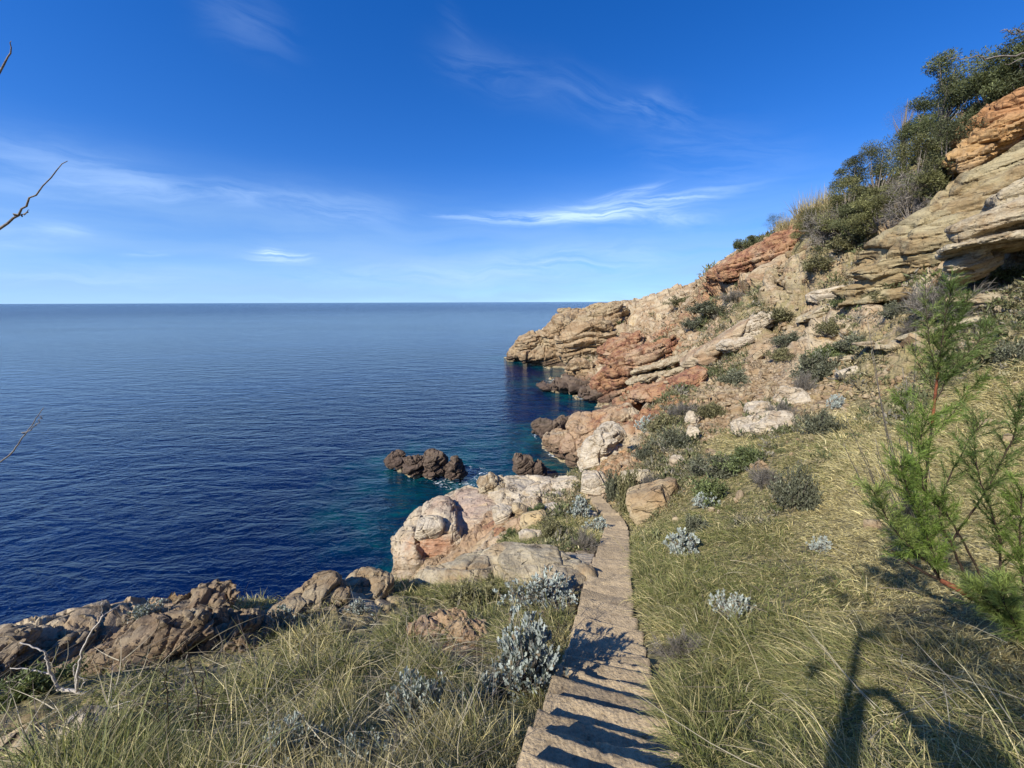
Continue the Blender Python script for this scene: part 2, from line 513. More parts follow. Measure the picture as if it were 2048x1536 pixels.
# cover of the land: px, py, grass, red, pale, rock
ZONES = [
    (300, 1450, 1, 0, 0, 0), (700, 1300, 1, 0, 0, 0), (1000, 1450, 1, 0, 0, 0), (500, 1400, 1, 0, 0, 0), (1400, 1200, 1, 0, 0, 0), (1700, 1150, 1, 0, 0, 0), (2000, 1000, 1, 0, 0, 0),
    (1900, 1400, 1, 0, 0, 0), (1500, 1000, .9, 0, 0, 0), (1750, 900, .9, 0, 0, 0), (1600, 890, .8, 0, 0, 0), (1950, 800, .85, 0, 0, 0), (1980, 690, .6, .1, 0, .1),
    (1450, 900, .75, .1, 0, 0), (1350, 860, .35, .25, .1, .2), (1290, 890, .2, .5, .1, .3), (1250, 920, .1, .45, .4, .4), (1400, 780, .3, .1, .2, .35), (1500, 750, .25, .15, .25, .35), (1560, 800, .3, .3, .2, .3),
    (1600, 660, .25, .15, .3, .5), (1700, 720, .4, .1, .2, .3), (1800, 650, .4, .1, .3, .3), (1500, 655, .3, .1, .3, .6), (1560, 620, .5, .05, .3, .4), (1640, 560, .4, .15, .2, .5),
    (1400, 650, .15, .1, .2, .8), (1100, 690, 0, .1, .1, 1), (1200, 650, .05, .15, .2, 1), (1300, 640, .1, .05, .3, .9), (1250, 720, 0, .7, 0, 1), (1280, 760, 0, .95, 0, 1), (1340, 780, .05, .95, .0, 1),
    (1380, 740, 0, .6, .3, 1), (1180, 760, 0, .4, 0, 1), (1220, 880, .05, .7, 0, 1), (1150, 880, 0, .6, 0, 1), (1320, 810, .15, .7, .2, .5),
    (1000, 1040, 0, .4, .4, .6), (900, 1040, 0, .3, .5, .8), (1130, 1050, .9, .1, 0, 0), (1080, 1075, .8, .2, 0, 0), (1080, 1000, .1, .3, .6, .7), (980, 1100, 0, .3, .6, .7), (1170, 1040, .7, .2, 0, 0), (1040, 970, 0, .1, .8, .7),
    (680, 1190, .2, .1, .4, .7), (300, 1260, .05, 0, .3, .9), (60, 1310, .1, 0, .2, .8), (150, 1400, .8, 0, 0, .1), (60, 1440, .35, .3, .2, .2), (20, 1500, .3, .4, .2, .1),
    (1080, 1130, 0, .2, .8, .8), (900, 1160, .1, .3, .6, .6), (900, 1210, .9, .1, 0, 0), (640, 1250, .5, .4, .2, .2), (480, 1230, .3, .1, .2, .5), (880, 1265, .25, .45, .1, .3),
    (1700, 470, .5, .05, .1, .2), (1620, 455, .8, 0, 0, .1), (1800, 480, 0, .1, .4, .9), (1750, 430, .5, 0, 0, .2), (1450, 560, .1, .5, .3, .9), (1540, 530, .1, .4, .2, .9), (1900, 300, .3, .2, .1, .6),
    (1950, 480, 0, 0, .6, 1), (2000, 250, 0, .6, .1, 1), (1850, 560, .1, 0, .8, .9), (1960, 590, .5, 0, .4, .4),
]
_zp = np.array([hit(z[0], z[1]) for z in ZONES]); _zl = lp(_zp[:, 0], _zp[:, 1]); _zv = np.array([z[2:] for z in ZONES], float) * [1, 1, .6, 1]


def zone(x, y):
    q = lp(np.asarray(x, float), np.asarray(y, float)).reshape(-1, 2)
    out = np.empty((len(q), 4), np.float32)
    for i in range(0, len(q), 30000):
        d2 = ((q[i:i + 30000][:, None, :] - _zl[None]) ** 2).sum(-1)
        w = 1 / (d2 + 0.0012) ** 2
        out[i:i + 30000] = (w @ _zv) / w.sum(1, keepdims=True)
    return out


# stair line: world points (x, y) and height by distance ahead
STAIR = np.array([P(*c) for c in ((1208, 1560, 1.55), (1208, 1480, 2.06), (1213, 1400, 2.6), (1215, 1300, 3.84), (1213, 1200, 5.39), (1228, 1100, 8.7), (1235, 1050, 12.9), (1222, 1030, 14.5), (1201, 1008, 16.3), (1184, 988, 18.0))])
STAIR = np.concatenate([[[STAIR[0, 0] - .16, 0.1, EYE - 1.58]], [[STAIR[0, 0] - .05, .9, EYE - 1.95]], STAIR])


def stair_dist(x, y):
    sx = np.interp(y, STAIR[:, 1], STAIR[:, 0])
    d = np.abs(x - sx)
    d = np.where((y > STAIR[-1, 1] + .2), np.hypot(x - STAIR[-1, 0], y - STAIR[-1, 1]), d)
    d = np.where((y < -1.5), 9, d)
    return d, np.interp(y, STAIR[:, 1], STAIR[:, 2])


CAVES = [(1300, 797, 1.5, 2.4), (1390, 754, 1.0, 1.6), (1425, 724, .9, 1.4), (1350, 738, 1.2, 1.8), (1505, 580, 1.1, 1.8), (1600, 500, 1.1, 1.6), (1990, 522, 1.9, 3.2), (1960, 612, .5, .9), (1240, 800, .8, 1.0), (1160, 690, 1.6, 2.0), (1210, 712, 1.4, 1.8)]


def make_land():
    global GZ, ZON
    x, y = GX.ravel(), GY.ravel()
    z = GZ.ravel().copy()
    r = np.hypot(x, y)
    ZON = zone(x, y)
    p = np.stack([x, y, z], 1)
    zn = ZON + (fbm(p / (0.08 * r + .4)[:, None], 3, 60) * 0.22)[:, None] * np.array([1, .7, .7, .5])
    ZON = np.clip(zn, 0, 1)
    g, rock = ZON[:, 0], ZON[:, 3]
    # soft ground: hummocks
    sc = 0.05 * r + 0.35
    z = z + (1 - rock) * (0.10 * fbm(p * 0.9, 3, 5) + 0.04 * fbm(p * 4.0, 3, 8)) * smooth(.8, 2.5, r)
    d, sz = stair_dist(x, y)
    k = smooth(1.5, 0.40, d)
    z = z * (1 - k) + (np.minimum(z, sz - 0.03)) * k
    k = smooth(0.47, 0.36, d)
    z = z * (1 - k) + (sz - 0.30) * k
    GZ = z.reshape(GX.shape)
    # normals of the smooth form, then relief pushed along them
    px = np.stack([GX, GY, GZ], -1)
    da = np.gradient(px, axis=0); dr = np.gradient(px, axis=1)
    nn = np.cross(dr, da); nn /= np.linalg.norm(nn, axis=-1, keepdims=True) + 1e-12
    nn = nn.reshape(-1, 3); nn[nn[:, 2] < 0] *= -1
    steep = smooth(0.86, 0.55, nn[:, 2])
    rk = np.clip(rock + steep * 0.5 * (1 - g), 0, 1)
    q = px.reshape(-1, 3)
    h1, c1, r1 = strata(q, 1.9, 5.0, 1)
    h2, c2, r2 = strata(q, 0.62, 1.7, 2)
    far = smooth(14, 45, r)
    disp = rk * far * (1.7 * (h1 - .5) - 0.6 * c1 + 0.3 * r1 - .2) + rk * smooth(6, 20, r) * (0.75 * (h2 - .5) - 0.25 * c2 + 0.12 * r2)
    h3, c3, r3 = strata(q, 0.22, 0.6, 3)
    near = smooth(45, 25, r)
    disp += rk * near * (0.16 * (h3 - .5) - .05 * c3)
    disp += fbm(q * .6, 4, 33) * .35 * rk + (1 - g) * (1 - rk) * (0.16 * fbm(q * 2.2, 3, 44, ridged=True)) * smooth(6, 14, r)
    cl = smooth(0.5, 0.9, d)
    q = q + nn * (disp * cl * smooth(2, 5, r))[:, None]
    # hollows under the ledges
    for (hx, hy, rad, dep) in CAVES:
        c = hit(hx, hy, GZ); away = np.array([c[0], c[1], 0]); away /= np.linalg.norm(away)
        m = rad
        dd = q - c
        dist = np.sqrt((dd @ np.array([away[1], -away[0], 0])) ** 2 / 2.6 + (dd @ away) ** 2 * .25 + dd[:, 2] ** 2)
        q = q + (smooth(m, m * .55, dist) * dep)[:, None] * (away * .8 + np.array([0, 0, -.6]))
    ZON[:, 3] = rk
    GZ = q[:, 2].reshape(GX.shape)
    na, nr = GX.shape
    keep = (q[:, 2] > -2.2).reshape(na, nr)
    i = (np.arange(na - 1)[:, None] * nr + np.arange(nr - 1)[None, :])
    kq = keep[:-1, :-1] | keep[1:, :-1] | keep[:-1, 1:] | keep[1:, 1:]
    i = i[kq]
    quads = np.stack([i, i + 1, i + nr + 1, i + nr], 1)
    # close the ring near the feet
    me = mesh_from('hillside', q, [[0, (na // 3) * nr, (2 * na // 3) * nr]], quads[:, ::-1], ZON, True, 'zone')
    me.set_sharp_from_angle(angle=math.radians(38))
    return me
# ------------------------------------------------------------------ materials
def rock_nodes(t, pale=0.0, red=0.0, scale=1.0, dark=0.0):
    """returns colour and bump-normal sockets of weathered bedded rock; pale, red may be sockets"""
    geo = t.n('NewGeometry'); pos = geo.outputs['Position']
    sep = t.n('SeparateXYZ', ins={0: pos}); z = sep.outputs[2]
    n1 = t.noise(pos, 0.22 * scale, 5, 0.6)
    n2 = t.noise(pos, 1.3 * scale, 8, 0.68, 0.4)
    n3 = t.noise(pos, 9.0 * scale, 6, 0.7)
    dot = t.n('VectorMath', operation='DOT_PRODUCT', ins={0: pos, 1: tuple(BED)}).outputs['Value']
    lay = t.noise(None, 2.3 * scale, 5, 0.75, dim='1D', w=t.math('ADD', dot, t.math('MULTIPLY', n2, 0.22)))
    tan = t.ramp(n1, [(0.30, (.33, .255, .16)), (0.42, (.40, .33, .225)), (0.52, (.30, .21, .125)), (0.60, (.42, .35, .24)), (0.74, (.42, .30, .14))])
    redc = t.ramp(n2, [(0.30, (.12, .05, .035)), (0.45, (.22, .10, .06)), (0.55, (.32, .185, .095)), (0.70, (.26, .15, .10))])
    palec = t.ramp(n2, [(0.28, (.25, .205, .14)), (0.42, (.38, .325, .235)), (0.56, (.46, .405, .31)), (0.72, (.35, .275, .19))])
    fr = t.math('ADD', red, t.math('MULTIPLY', t.math('SUBTRACT', n1, 0.5), 1.6)) if not isinstance(red, (int, float)) else t.math('ADD', t.math('MULTIPLY', t.math('SUBTRACT', n1, 0.5), 1.6 if red > 0 else .6), red)
    fp = t.math('ADD', pale, t.math('MULTIPLY', t.math('SUBTRACT', n2, 0.5), 1.0))
    c = t.mix(t.maprange(fp, 0.25, 0.7), tan, palec)
    c = t.mix(t.maprange(fr, 0.30, 0.74, 0, .95), c, redc)
    # bedding bands, fine mottling, dark lichen
    c = t.mix(1.0, c, t.ramp(lay, [(0.30, (.62, .60, .58)), (0.48, (1.02, 1.0, .98)), (0.60, (1.12, 1.10, 1.06)), (0.75, (.78, .74, .70))]), 'MULTIPLY')
    c = t.mix(1.0, c, t.ramp(n3, [(0.28, (.60, .57, .55)), (0.48, (1, 1, 1)), (0.70, (1.18, 1.16, 1.12))]), 'MULTIPLY')
    spots = t.noise(pos, 3.1 * scale, 7, 0.75, 0.8)
    c = t.mix(t.maprange(spots, 0.60, 0.72, 0, 0.7), c, (.10, .085, .07))
    # joints
    mp = t.n('Mapping', ins={'Vector': pos, 'Rotation': (0.1, -0.42, 0.2), 'Scale': (.40, .40, 1.9)})
    warp = t.n('VectorMath', operation='ADD', ins={0: mp.outputs[0], 1: t.n('TexNoise', ins={'Vector': pos, 'Scale': 1.1, 'Detail': 3.0}).outputs[1]})
    vor = t.n('TexVoronoi', feature='DISTANCE_TO_EDGE', ins={'Vector': warp.outputs[0], 'Scale': 1.25 * scale, 'Randomness': 1.0})
    crack = t.maprange(vor.outputs[0], 0.0, 0.03)
    brk = t.maprange(n2, 0.36, 0.52)
    crackm = t.math('MAXIMUM', crack, brk)
    c = t.mix(t.math('MULTIPLY_ADD', crackm, -0.6, 0.6), c, (.05, .038, .03))
    if dark:
        c = t.mix(dark, c, t.ramp(n2, [(0.3, (.036, .026, .02)), (0.5, (.115, .082, .057)), (0.68, (.20, .145, .097))]))
    # splash zone: black-brown band, then a pale crust at the waterline
    zz = t.math('ADD', z, t.math('MULTIPLY', t.math('SUBTRACT', n2, 0.5), -2.6))
    c = t.mix(t.maprange(zz, 2.5, 0.6, 0, 0.85), c, t.ramp(n3, [(0.3, (.05, .036, .03)), (0.6, (.11, .075, .055))]))
    c = t.mix(t.maprange(t.math('ADD', z, t.math('MULTIPLY', n2, -.25)), 0.22, 0.12, 0, 0.75), c, (.36, .29, .17))
    c = t.mix(t.maprange(z, 0.02, -0.12, 0, 0.9), c, (.05, .06, .035))
    h = t.math('ADD', t.math('MULTIPLY', n3, 0.035), t.math('MULTIPLY', n2, 0.10))
    h = t.math('ADD', h, t.math('MULTIPLY', lay, 0.07))
    h = t.math('ADD', h, t.math('MULTIPLY', crackm, 0.10))
    bump = t.n('Bump', ins={'Strength': 1.0, 'Distance': 1.0 / scale, 'Height': h})
    return c, bump.outputs[0], pos, (n1, n2, n3, z)


def rock_mat(name, pale=0.0, red=0.0, scale=1.0, dark=0.0, patch=None, tint=None):
    t = NT(name)
    c, nrm, pos, ns = rock_nodes(t, pale, red, scale, dark)
    if tint:
        c = t.mix(1.0, c, tint, 'MULTIPLY')
    if patch:   # stains with a place of their own: (centre, radius, colour)
        for ctr, rad, colr in patch:
            d = t.n('VectorMath', operation='DISTANCE', ins={0: pos, 1: tuple(float(v) for v in ctr)}).outputs['Value']
            d = t.math('ADD', d, t.math('MULTIPLY', t.math('SUBTRACT', ns[1], .5), rad * 1.6))
            c = t.mix(t.maprange(d, rad * 1.15, rad * .3, 0, .72), c, t.mix(1.0, colr, t.ramp(ns[2], [(.3, (.6, .6, .6)), (.6, (1.1, 1.1, 1.1))]), 'MULTIPLY'))
    return t.out(t.principled(c, 0.92, nrm, 0.25))


def land_mat():
    t = NT('hillside_ground')
    at = t.n('Attribute', attribute_name='zone')
    sp = t.n('SeparateColor', ins={0: at.outputs['Color']})
    g, red, pale = sp.outputs; rock = at.outputs['Alpha']
    c, nrm, pos, ns = rock_nodes(t, pale, red)
    n1, n2, n3, z = ns
    n4 = t.noise(pos, 4.5, 6, 0.7)
    # stony soil
    soil = t.ramp(n4, [(0.28, (.10, .07, .042)), (0.42, (.22, .155, .09)), (0.52, (.31, .235, .15)), (0.62, (.37, .30, .21)), (0.76, (.19, .14, .085))])
    osoil = t.ramp(n4, [(0.3, (.22, .115, .055)), (0.5, (.37, .215, .105)), (0.7, (.40, .285, .17))])
    soil = t.mix(t.maprange(t.math('ADD', red, t.math('MULTIPLY', t.math('SUBTRACT', n2, .5), 1.2)), .15, .5), soil, osoil)
    vor = t.n('TexVoronoi', feature='F1', ins={'Vector': pos, 'Scale': 5.5})
    stones = t.mix(1.0, soil, t.ramp(t.n('SeparateColor', ins={0: vor.outputs['Color']}).outputs[0], [(0.0, (.55, .52, .5)), (.6, (1.0, 1.0, 1.0)), (1.0, (1.35, 1.33, 1.28))]), 'MULTIPLY')
    c = t.mix(t.maprange(rock, 0.25, 0.65), stones, c)
    # matted dead grass and moss between the blades
    thatch = t.ramp(t.noise(pos, 3.2, 7, 0.7, 1.2), [(0.30, (.07, .06, .03)), (0.45, (.19, .16, .075)), (0.58, (.30, .245, .12)), (0.72, (.14, .13, .055))])
    gm = t.maprange(t.math('ADD', g, t.math('MULTIPLY', t.math('SUBTRACT', n2, 0.5), 0.9)), 0.25, 0.6)
    c = t.mix(gm, c, thatch)
    hh = t.math('MULTIPLY', vor.outputs['Distance'], -0.10)
    b2 = t.n('Bump', ins={'Strength': t.math('SUBTRACT', 1.0, rock), 'Distance': 1.0, 'Height': hh, 'Normal': nrm})
    return t.out(t.principled(c, 0.95, b2.outputs[0], 0.15))


def leaf_mat(name, trans=0.25, rough=0.6, spec=0.3, vary=0.25):
    """leaf colour is stored per leaf in Col"""
    t = NT(name)
    at = t.n('Attribute', attribute_name='Col')
    oi = t.n('ObjectInfo')
    c = t.mix(1.0, at.outputs['Color'], t.ramp(oi.outputs['Random'], [(0, (1 - vary, 1 - vary, 1 - vary)), (1, (1 + vary, 1 + vary * .9, 1 + vary * .7))]), 'MULTIPLY')
    b = t.principled(c, rough, None, spec)
    tr = t.n('BsdfTranslucent', ins={'Color': t.mix(1.0, c, (1.2, 1.25, .7), 'MULTIPLY')})
    ms = t.n('MixShader', ins={0: trans})
    t.put(ms.inputs[1], b); t.put(ms.inputs[2], tr)
    return t.out(ms)


def bark_mat(name, c0, c1, scale=30):
    t = NT(name)
    geo = t.n('NewGeometry')
    n = t.noise(geo.outputs['Position'], scale, 6, .7, .5)
    c = t.ramp(n, [(.3, c0), (.7, c1)])
    b = t.n('Bump', ins={'Strength': .6, 'Distance': .01, 'Height': n})
    return t.out(t.principled(c, .85, b.outputs[0], .2))


def stone_step_mat():
    t = NT('stair_stone')
    geo = t.n('NewGeometry'); pos = geo.outputs['Position']
    n1 = t.noise(pos, 1.7, 6, .65, .3); n2 = t.noise(pos, 11, 7, .72); n3 = t.noise(pos, 70, 4, .7)
    c = t.ramp(n1, [(.26, (.23, .18, .115)), (.42, (.40, .315, .205)), (.58, (.48, .375, .235)), (.74, (.31, .24, .15))])
    c = t.mix(1.0, c, t.ramp(n2, [(.28, (.58, .55, .52)), (.48, (1, 1, 1)), (.7, (1.15, 1.13, 1.1))]), 'MULTIPLY')
    c = t.mix(1.0, c, t.ramp(n3, [(.3, (.72, .7, .68)), (.6, (1.06, 1.06, 1.06))]), 'MULTIPLY')
    sp = t.noise(pos, 5.0, 8, .8, .6)
    c = t.mix(t.maprange(sp, .56, .70, 0, .8), c, (.15, .125, .085))
    oi = t.n('ObjectInfo')
    c = t.mix(1.0, c, t.ramp(oi.outputs['Random'], [(0, (.78, .77, .76)), (.5, (1, .98, .95)), (1, (1.14, 1.12, 1.06))]), 'MULTIPLY')
    vor = t.n('TexVoronoi', feature='F1', ins={'Vector': pos, 'Scale': 38.0})
    h = t.math('ADD', t.math('MULTIPLY', n2, .03), t.math('MULTIPLY', vor.outputs['Distance'], -.008))
    h = t.math('ADD', h, t.math('MULTIPLY', n3, .006))
    b = t.n('Bump', ins={'Strength': .9, 'Distance': 1.0, 'Height': h})
    return t.out(t.principled(c, .93, b.outputs[0], .2))


def sea_mat():
    t = NT('sea_water')
    geo = t.n('NewGeometry'); pos = geo.outputs['Position']
    at = t.n('Attribute', attribute_name='shore')
    sp = t.n('SeparateColor', ins={0: at.outputs['Color']})
    shal, foam, farf = sp.outputs
    big = t.noise(pos, 0.03, 4, .6)
    deep = t.ramp(big, [(.35, (.0003, .0048, .031)), (.65, (.0005, .0078, .045))])
    nb = t.noise(pos, 0.35, 6, .65, .5)
    bed = t.ramp(nb, [(.35, (.001, .014, .032)), (.5, (.001, .032, .050)), (.62, (.002, .055, .062)), (.75, (.003, .020, .028))])
    sh = t.math('ADD', shal, t.math('MULTIPLY', t.math('SUBTRACT', nb, .5), .5))
    c = t.mix(t.maprange(sh, .15, .95), deep, bed)
    fn = t.noise(pos, 2.6, 8, .75, 1.0)
    fm = t.maprange(t.math('ADD', fn, t.math('MULTIPLY', foam, .36)), .72, .84)
    c = t.mix(fm, c, (.75, .78, .78))

    def waves(rot, sx, sy, sc, det, dist):
        m = t.n('Mapping', ins={'Vector': pos, 'Rotation': (0, 0, rot), 'Scale': (sx, sy, 1)})
        return t.noise(m.outputs[0], sc, det, .55, dist)
    w1 = waves(math.radians(18), .35, 1.0, .55, 3, .6)
    w2 = waves(math.radians(-12), .5, 1.0, 1.5, 4, .8)
    w3 = waves(math.radians(30), .6, 1.0, 5.0, 4, .8)
    h = t.math('ADD', t.math('MULTIPLY', w1, .85), t.math('MULTIPLY', w2, .36))
    h = t.math('ADD', h, t.math('MULTIPLY', w3, .10))
    mw = t.n('Mapping', ins={'Vector': pos, 'Rotation': (0, 0, math.radians(14)), 'Scale': (.006, .03, 1)})
    wind = t.maprange(t.noise(mw.outputs[0], 1.0, 5, .6, .8), .34, .66, .65, 1.35)
    dist_ = t.math('MULTIPLY', t.math('MULTIPLY_ADD', farf, 1.5, .55), wind)
    b = t.n('Bump', ins={'Strength': 1.0, 'Distance': dist_, 'Height': h})
    rough = t.math('MULTIPLY_ADD', fm, .5, t.math('MULTIPLY_ADD', farf, .10, .06))
    p = t.principled(c, rough, b.outputs[0], .40, IOR=1.33, **{'Specular Tint': (.36, .64, .95, 1.0)})
    return t.out(p)
# ------------------------------------------------------------------ setting
LAND = link('hillside', make_land(), land_mat(), kind='structure')


def make_sea():
    az = np.linspace(-180, 180, 361) * D2R
    az = np.concatenate([az[(az < -70 * D2R)], np.linspace(-70, 70, 420) * D2R, az[(az > 70 * D2R)]])
    r = np.concatenate([np.exp(np.linspace(math.log(3), math.log(260), 420)), np.exp(np.linspace(math.log(270), math.log(70000), 60))])
    x = r[None, :] * np.sin(az)[:, None]; y = r[None, :] * np.cos(az)[:, None]
    rr = np.broadcast_to(r[None, :], x.shape).ravel()
    x, y = x.ravel(), y.ravel()
    gz = np.where(rr < 200, grid_z(x, y), -12)
    return x, y, rr, gz, len(az), len(r)


def build_sea(extra):
    x, y, rr, gz, na, nr = make_sea()
    dep = np.clip(-gz, 0, 20)
    shal = smooth(4.2, 0.3, dep)
    foam = smooth(0.7, 0.0, dep) * (rr < 150) * .7
    for (cx, cy, rad, s, f) in extra:
        d = np.hypot(x - cx, y - cy)
        shal = np.maximum(shal, s * smooth(rad * 2.6, rad * .7, d)); foam = np.maximum(foam, f * smooth(rad * 1.25, rad * .8, d))
    cols = np.stack([shal, foam, smooth(60, 900, rr)], 1)
    z = np.zeros_like(x)
    i = (np.arange(na - 1)[:, None] * nr + np.arange(nr - 1)[None, :]).ravel()
    q = np.stack([i, i + nr, i + nr + 1, i + 1], 1)[:, ::-1]
    keep = ~((gz[q] > 1.5).all(1))
    me = mesh_from('sea', np.stack([x, y, z], 1), None, q[keep], cols, True, 'shore')
    return link('sea', me, sea_mat(), kind='structure')


SEA_EXTRA = []
# ------------------------------------------------------------------ rocks
def _cube_grid(n):
    g = np.linspace(-1, 1, n + 1)
    a, b = np.meshgrid(g, g, indexing='ij'); a, b = a.ravel(), b.ravel(); o = np.ones_like(a)
    faces = [(a, b, o), (b, a, -o), (o, a, b), (-o, b, a), (b, o, a), (a, -o, b)]
    v = np.concatenate([np.stack(f, 1) for f in faces])
    i = (np.arange(n)[:, None] * (n + 1) + np.arange(n)[None, :]).ravel()
    q = np.stack([i, i + n + 1, i + n + 2, i + 1], 1)
    return v, np.concatenate([q + k * (n + 1) ** 2 for k in range(6)])


CUBE_V, CUBE_Q = _cube_grid(14)


def Ysea(px, py):
    d = ray(px, py)
    return float(d[1] * (-EYE / d[2]))


def lump_geo(g, l, sea=False):
    px, py, w, h, dep = l[:5]
    roll = math.radians(l[5] if len(l) > 5 else 0)
    pw = l[6] if len(l) > 6 else 3.5
    Y = l[7] if len(l) > 7 else None
    if Y is None:
        Y = Ysea(px, py + h / 2) if sea else hit(px, py + h * 0.32)[1] + dep * 0.18
    c = P(px, py, Y); m = mpp(c)
    v = CUBE_V / (np.abs(CUBE_V) ** pw).sum(1, keepdims=True) ** (1 / pw)
    rg = np.random.default_rng(int(px * 7 + py * 13) % 100000)
    for k in range(16):     # broken faces
        nn = rg.normal(size=3) * [1, 1, 1.1]; nn /= np.linalg.norm(nn)
        sup = (v @ nn).max() * rg.uniform(.70, .93)
        v = v - np.maximum(0, v @ nn - sup)[:, None] * nn
    v = v * np.array([w * m / 2, dep / 2, h * m / 2]) * 1.08
    yaw = math.atan2(c[0], c[1])
    R = np.array(Matrix.Rotation(-yaw, 3, 'Z') @ Matrix.Rotation(-roll, 3, 'Y'))
    g.add(v @ R.T + c, CUBE_Q)
    return c, max(w, h) * m


def rock(name, lumps, mat, label, cat='rock', group=None, sea=False, vox=None, T=None, amp=1.0, L=None, seed=1, rough=1.0, bed=None):
    g = Geo(); cs = []
    for l in lumps:
        cs.append(lump_geo(g, l, sea))
    me0 = g.build('raw')
    cos = np.concatenate(g.v); ext = cos.max(0) - cos.min(0); size = float(np.sort(ext)[1])
    if vox is None:
        vox = max(size / 55, 0.012)
    ob = bpy.data.objects.new('raw', me0); COL.objects.link(ob)
    # join coincident face seams so that the solid is closed
    import bmesh
    bm = bmesh.new(); bm.from_mesh(me0); bmesh.ops.remove_doubles(bm, verts=bm.verts, dist=1e-4); bm.to_mesh(me0); bm.free()
    md = ob.modifiers.new('r', 'REMESH'); md.mode = 'VOXEL'; md.voxel_size = vox
    ms = ob.modifiers.new('s', 'SMOOTH'); ms.iterations = 2; ms.factor = .5
    dg = bpy.context.evaluated_depsgraph_get()
    me = bpy.data.meshes.new_from_object(ob.evaluated_get(dg), depsgraph=dg)
    bpy.data.objects.remove(ob); bpy.data.meshes.remove(me0)
    co, no = mesh_arrays(me)
    small = cat in ('stone', 'boulder') or len(lumps) == 1
    T = T or size * (.42 if small else .26); L = L or T * 2.2
    amp = amp * (.40 if small else 1.0); rough = rough * (.5 if small else 1.0)
    a = T * 0.36 * amp
    q = co + seed * 17.3
    q = q + np.stack([fbm(co / (T * 3) + k * 9, 2, seed + k) for k in range(3)], 1) * T * .35
    h1, c1, r1 = strata(q, T, L, seed, bed=bed)
    h2, c2, r2 = strata(q, T * .33, L * .36, seed + 5, bed=bed)
    d = a * (1.35 * (h1 - .5) - .5 * c1 + .15 * (r1 - .5)) + a * .5 * (h2 - .5 - .35 * c2)
    d = d + rough * (size * .035 * fbm(co / (size * .35), 4, seed) + size * (.006 if small else .010) * fbm(co / (size * .06), 4, seed + 3))
    d = np.clip(d, -size * .2, size * .2)
    co2 = co + no * d[:, None]
    base = co2.mean(0); base[2] = co2[:, 2].min()
    me.vertices.foreach_set('co', (co2 - base).astype(np.float32).ravel()); me.update()
    me.polygons.foreach_set('use_smooth', np.ones(len(me.polygons), bool))
    me.set_sharp_from_angle(angle=math.radians(30))
    me.name = name
    me.materials.clear()
    o = link(name, me, mat, label=label, cat=cat, group=group, loc=base)
    return o


BULGE = P(838, 1110, 16.6)
M_TAN = rock_mat('tan_rock', 0.05, 0.05, tint=(.90, .88, .80))
M_CLIFF = rock_mat('cliff_rock', 0.16, 0.0, tint=(.80, .83, .72))
M_PALE = rock_mat('pale_rock', 0.60, 0.0)
M_GREY = rock_mat('grey_pale_rock', 0.42, 0.0, 1.6, tint=(.90, .92, .88))
M_RED = rock_mat('red_rock', 0.0, 0.72)
M_ORANGE = rock_mat('ochre_rock', 0.1, 0.38)
M_DARK = rock_mat('dark_rock', 0.0, 0.0, 1.0, 0.9)
M_OCHRE = rock_mat('crag_rock', 0.0, 0.30, .8, 0.0, [(P(1985, 285, 27), 4.5, (.43, .25, .085)), (P(2020, 220, 27), 3.2, (.36, .17, .075))])
M_HEAD = rock_mat('headland_rock', 0.0, 0.27, .6, tint=(.88, .85, .78))
M_SLAB = rock_mat('slab_rock', 0.42, 0.12, 1.0, 0.0, [(BULGE, 1.0, (.40, .15, .075)), (P(875, 1090, 16.6), .9, (.38, .19, .11)), (P(930, 1040, 19.5), 2.4, (.37, .265, .215)), (P(1000, 1060, 17), 1.0, (.40, .22, .11))])
M_RIM = rock_mat('rim_rock', 0.25, 0.0, 3.0, 0.45, tint=(.92, .92, .9))
M_NEAR = rock_mat('bluff_rock', 0.30, 0.0, 3.0, 0.22, tint=(.9, .9, .85))

HLIE = [np.array(v) / np.linalg.norm(v) for v in ((-.22, -.10, .97), (.97, 0, .22), (0, .98, .1))]
LIE = [np.array(v) / np.linalg.norm(v) for v in ((-.05, .25, .95), (1, 0, .05), (0, .95, -.25))]
# stacks in the water
for l, lab in (
        ((792, 917, 36, 28, 1.6, 0, 3), 'low dark rock standing in the sea, leftmost of the four in a row'),
        ((830, 929, 40, 40, 1.9, 8, 3), 'rounded dark rock in the sea, second from the left of the four in a row'),
        ((869, 928, 50, 46, 2.4, -6, 3), 'largest and tallest of the four dark rocks standing in a row in the sea'),
        ((909, 938, 34, 40, 1.8, 10, 2.6), 'pointed dark rock in the sea with white foam at its foot, nearest the shore slab')):
    rock('sea_rock', [l, (l[0] + 3, l[1] + 8, l[2] + 4, 22, l[4] + .3)], M_DARK, lab, 'sea rock', 'dark rocks standing in the sea', sea=True, seed=int(l[0]) % 40, amp=1.5, T=.5)
rock('sea_rock', [(1048, 934, 42, 54, 1.6, 0, 3), (1078, 940, 28, 42, 1.3, 0, 3)], M_DARK, 'dark two-humped rock at the water edge behind the pale shore slab', 'sea rock', 'dark rocks standing in the sea', sea=True, seed=31)
rock('sea_rock', [(1098, 858, 72, 44, 2.6, 12, 3), (1130, 850, 44, 36, 2.4, 0, 3)], M_DARK, 'dark brown boulder in the cove beside the orange rock shoulder', 'sea rock', 'dark rocks standing in the sea', sea=True, seed=12)
rock('reef', [(1105, 776, 70, 9, 4, -10, 3), (1150, 776, 90, 18, 5, -8, 3), (1188, 792, 60, 24, 4, -15, 3)], M_DARK, 'low dark reef running out into the cove under the headland', 'reef', sea=True, seed=15)

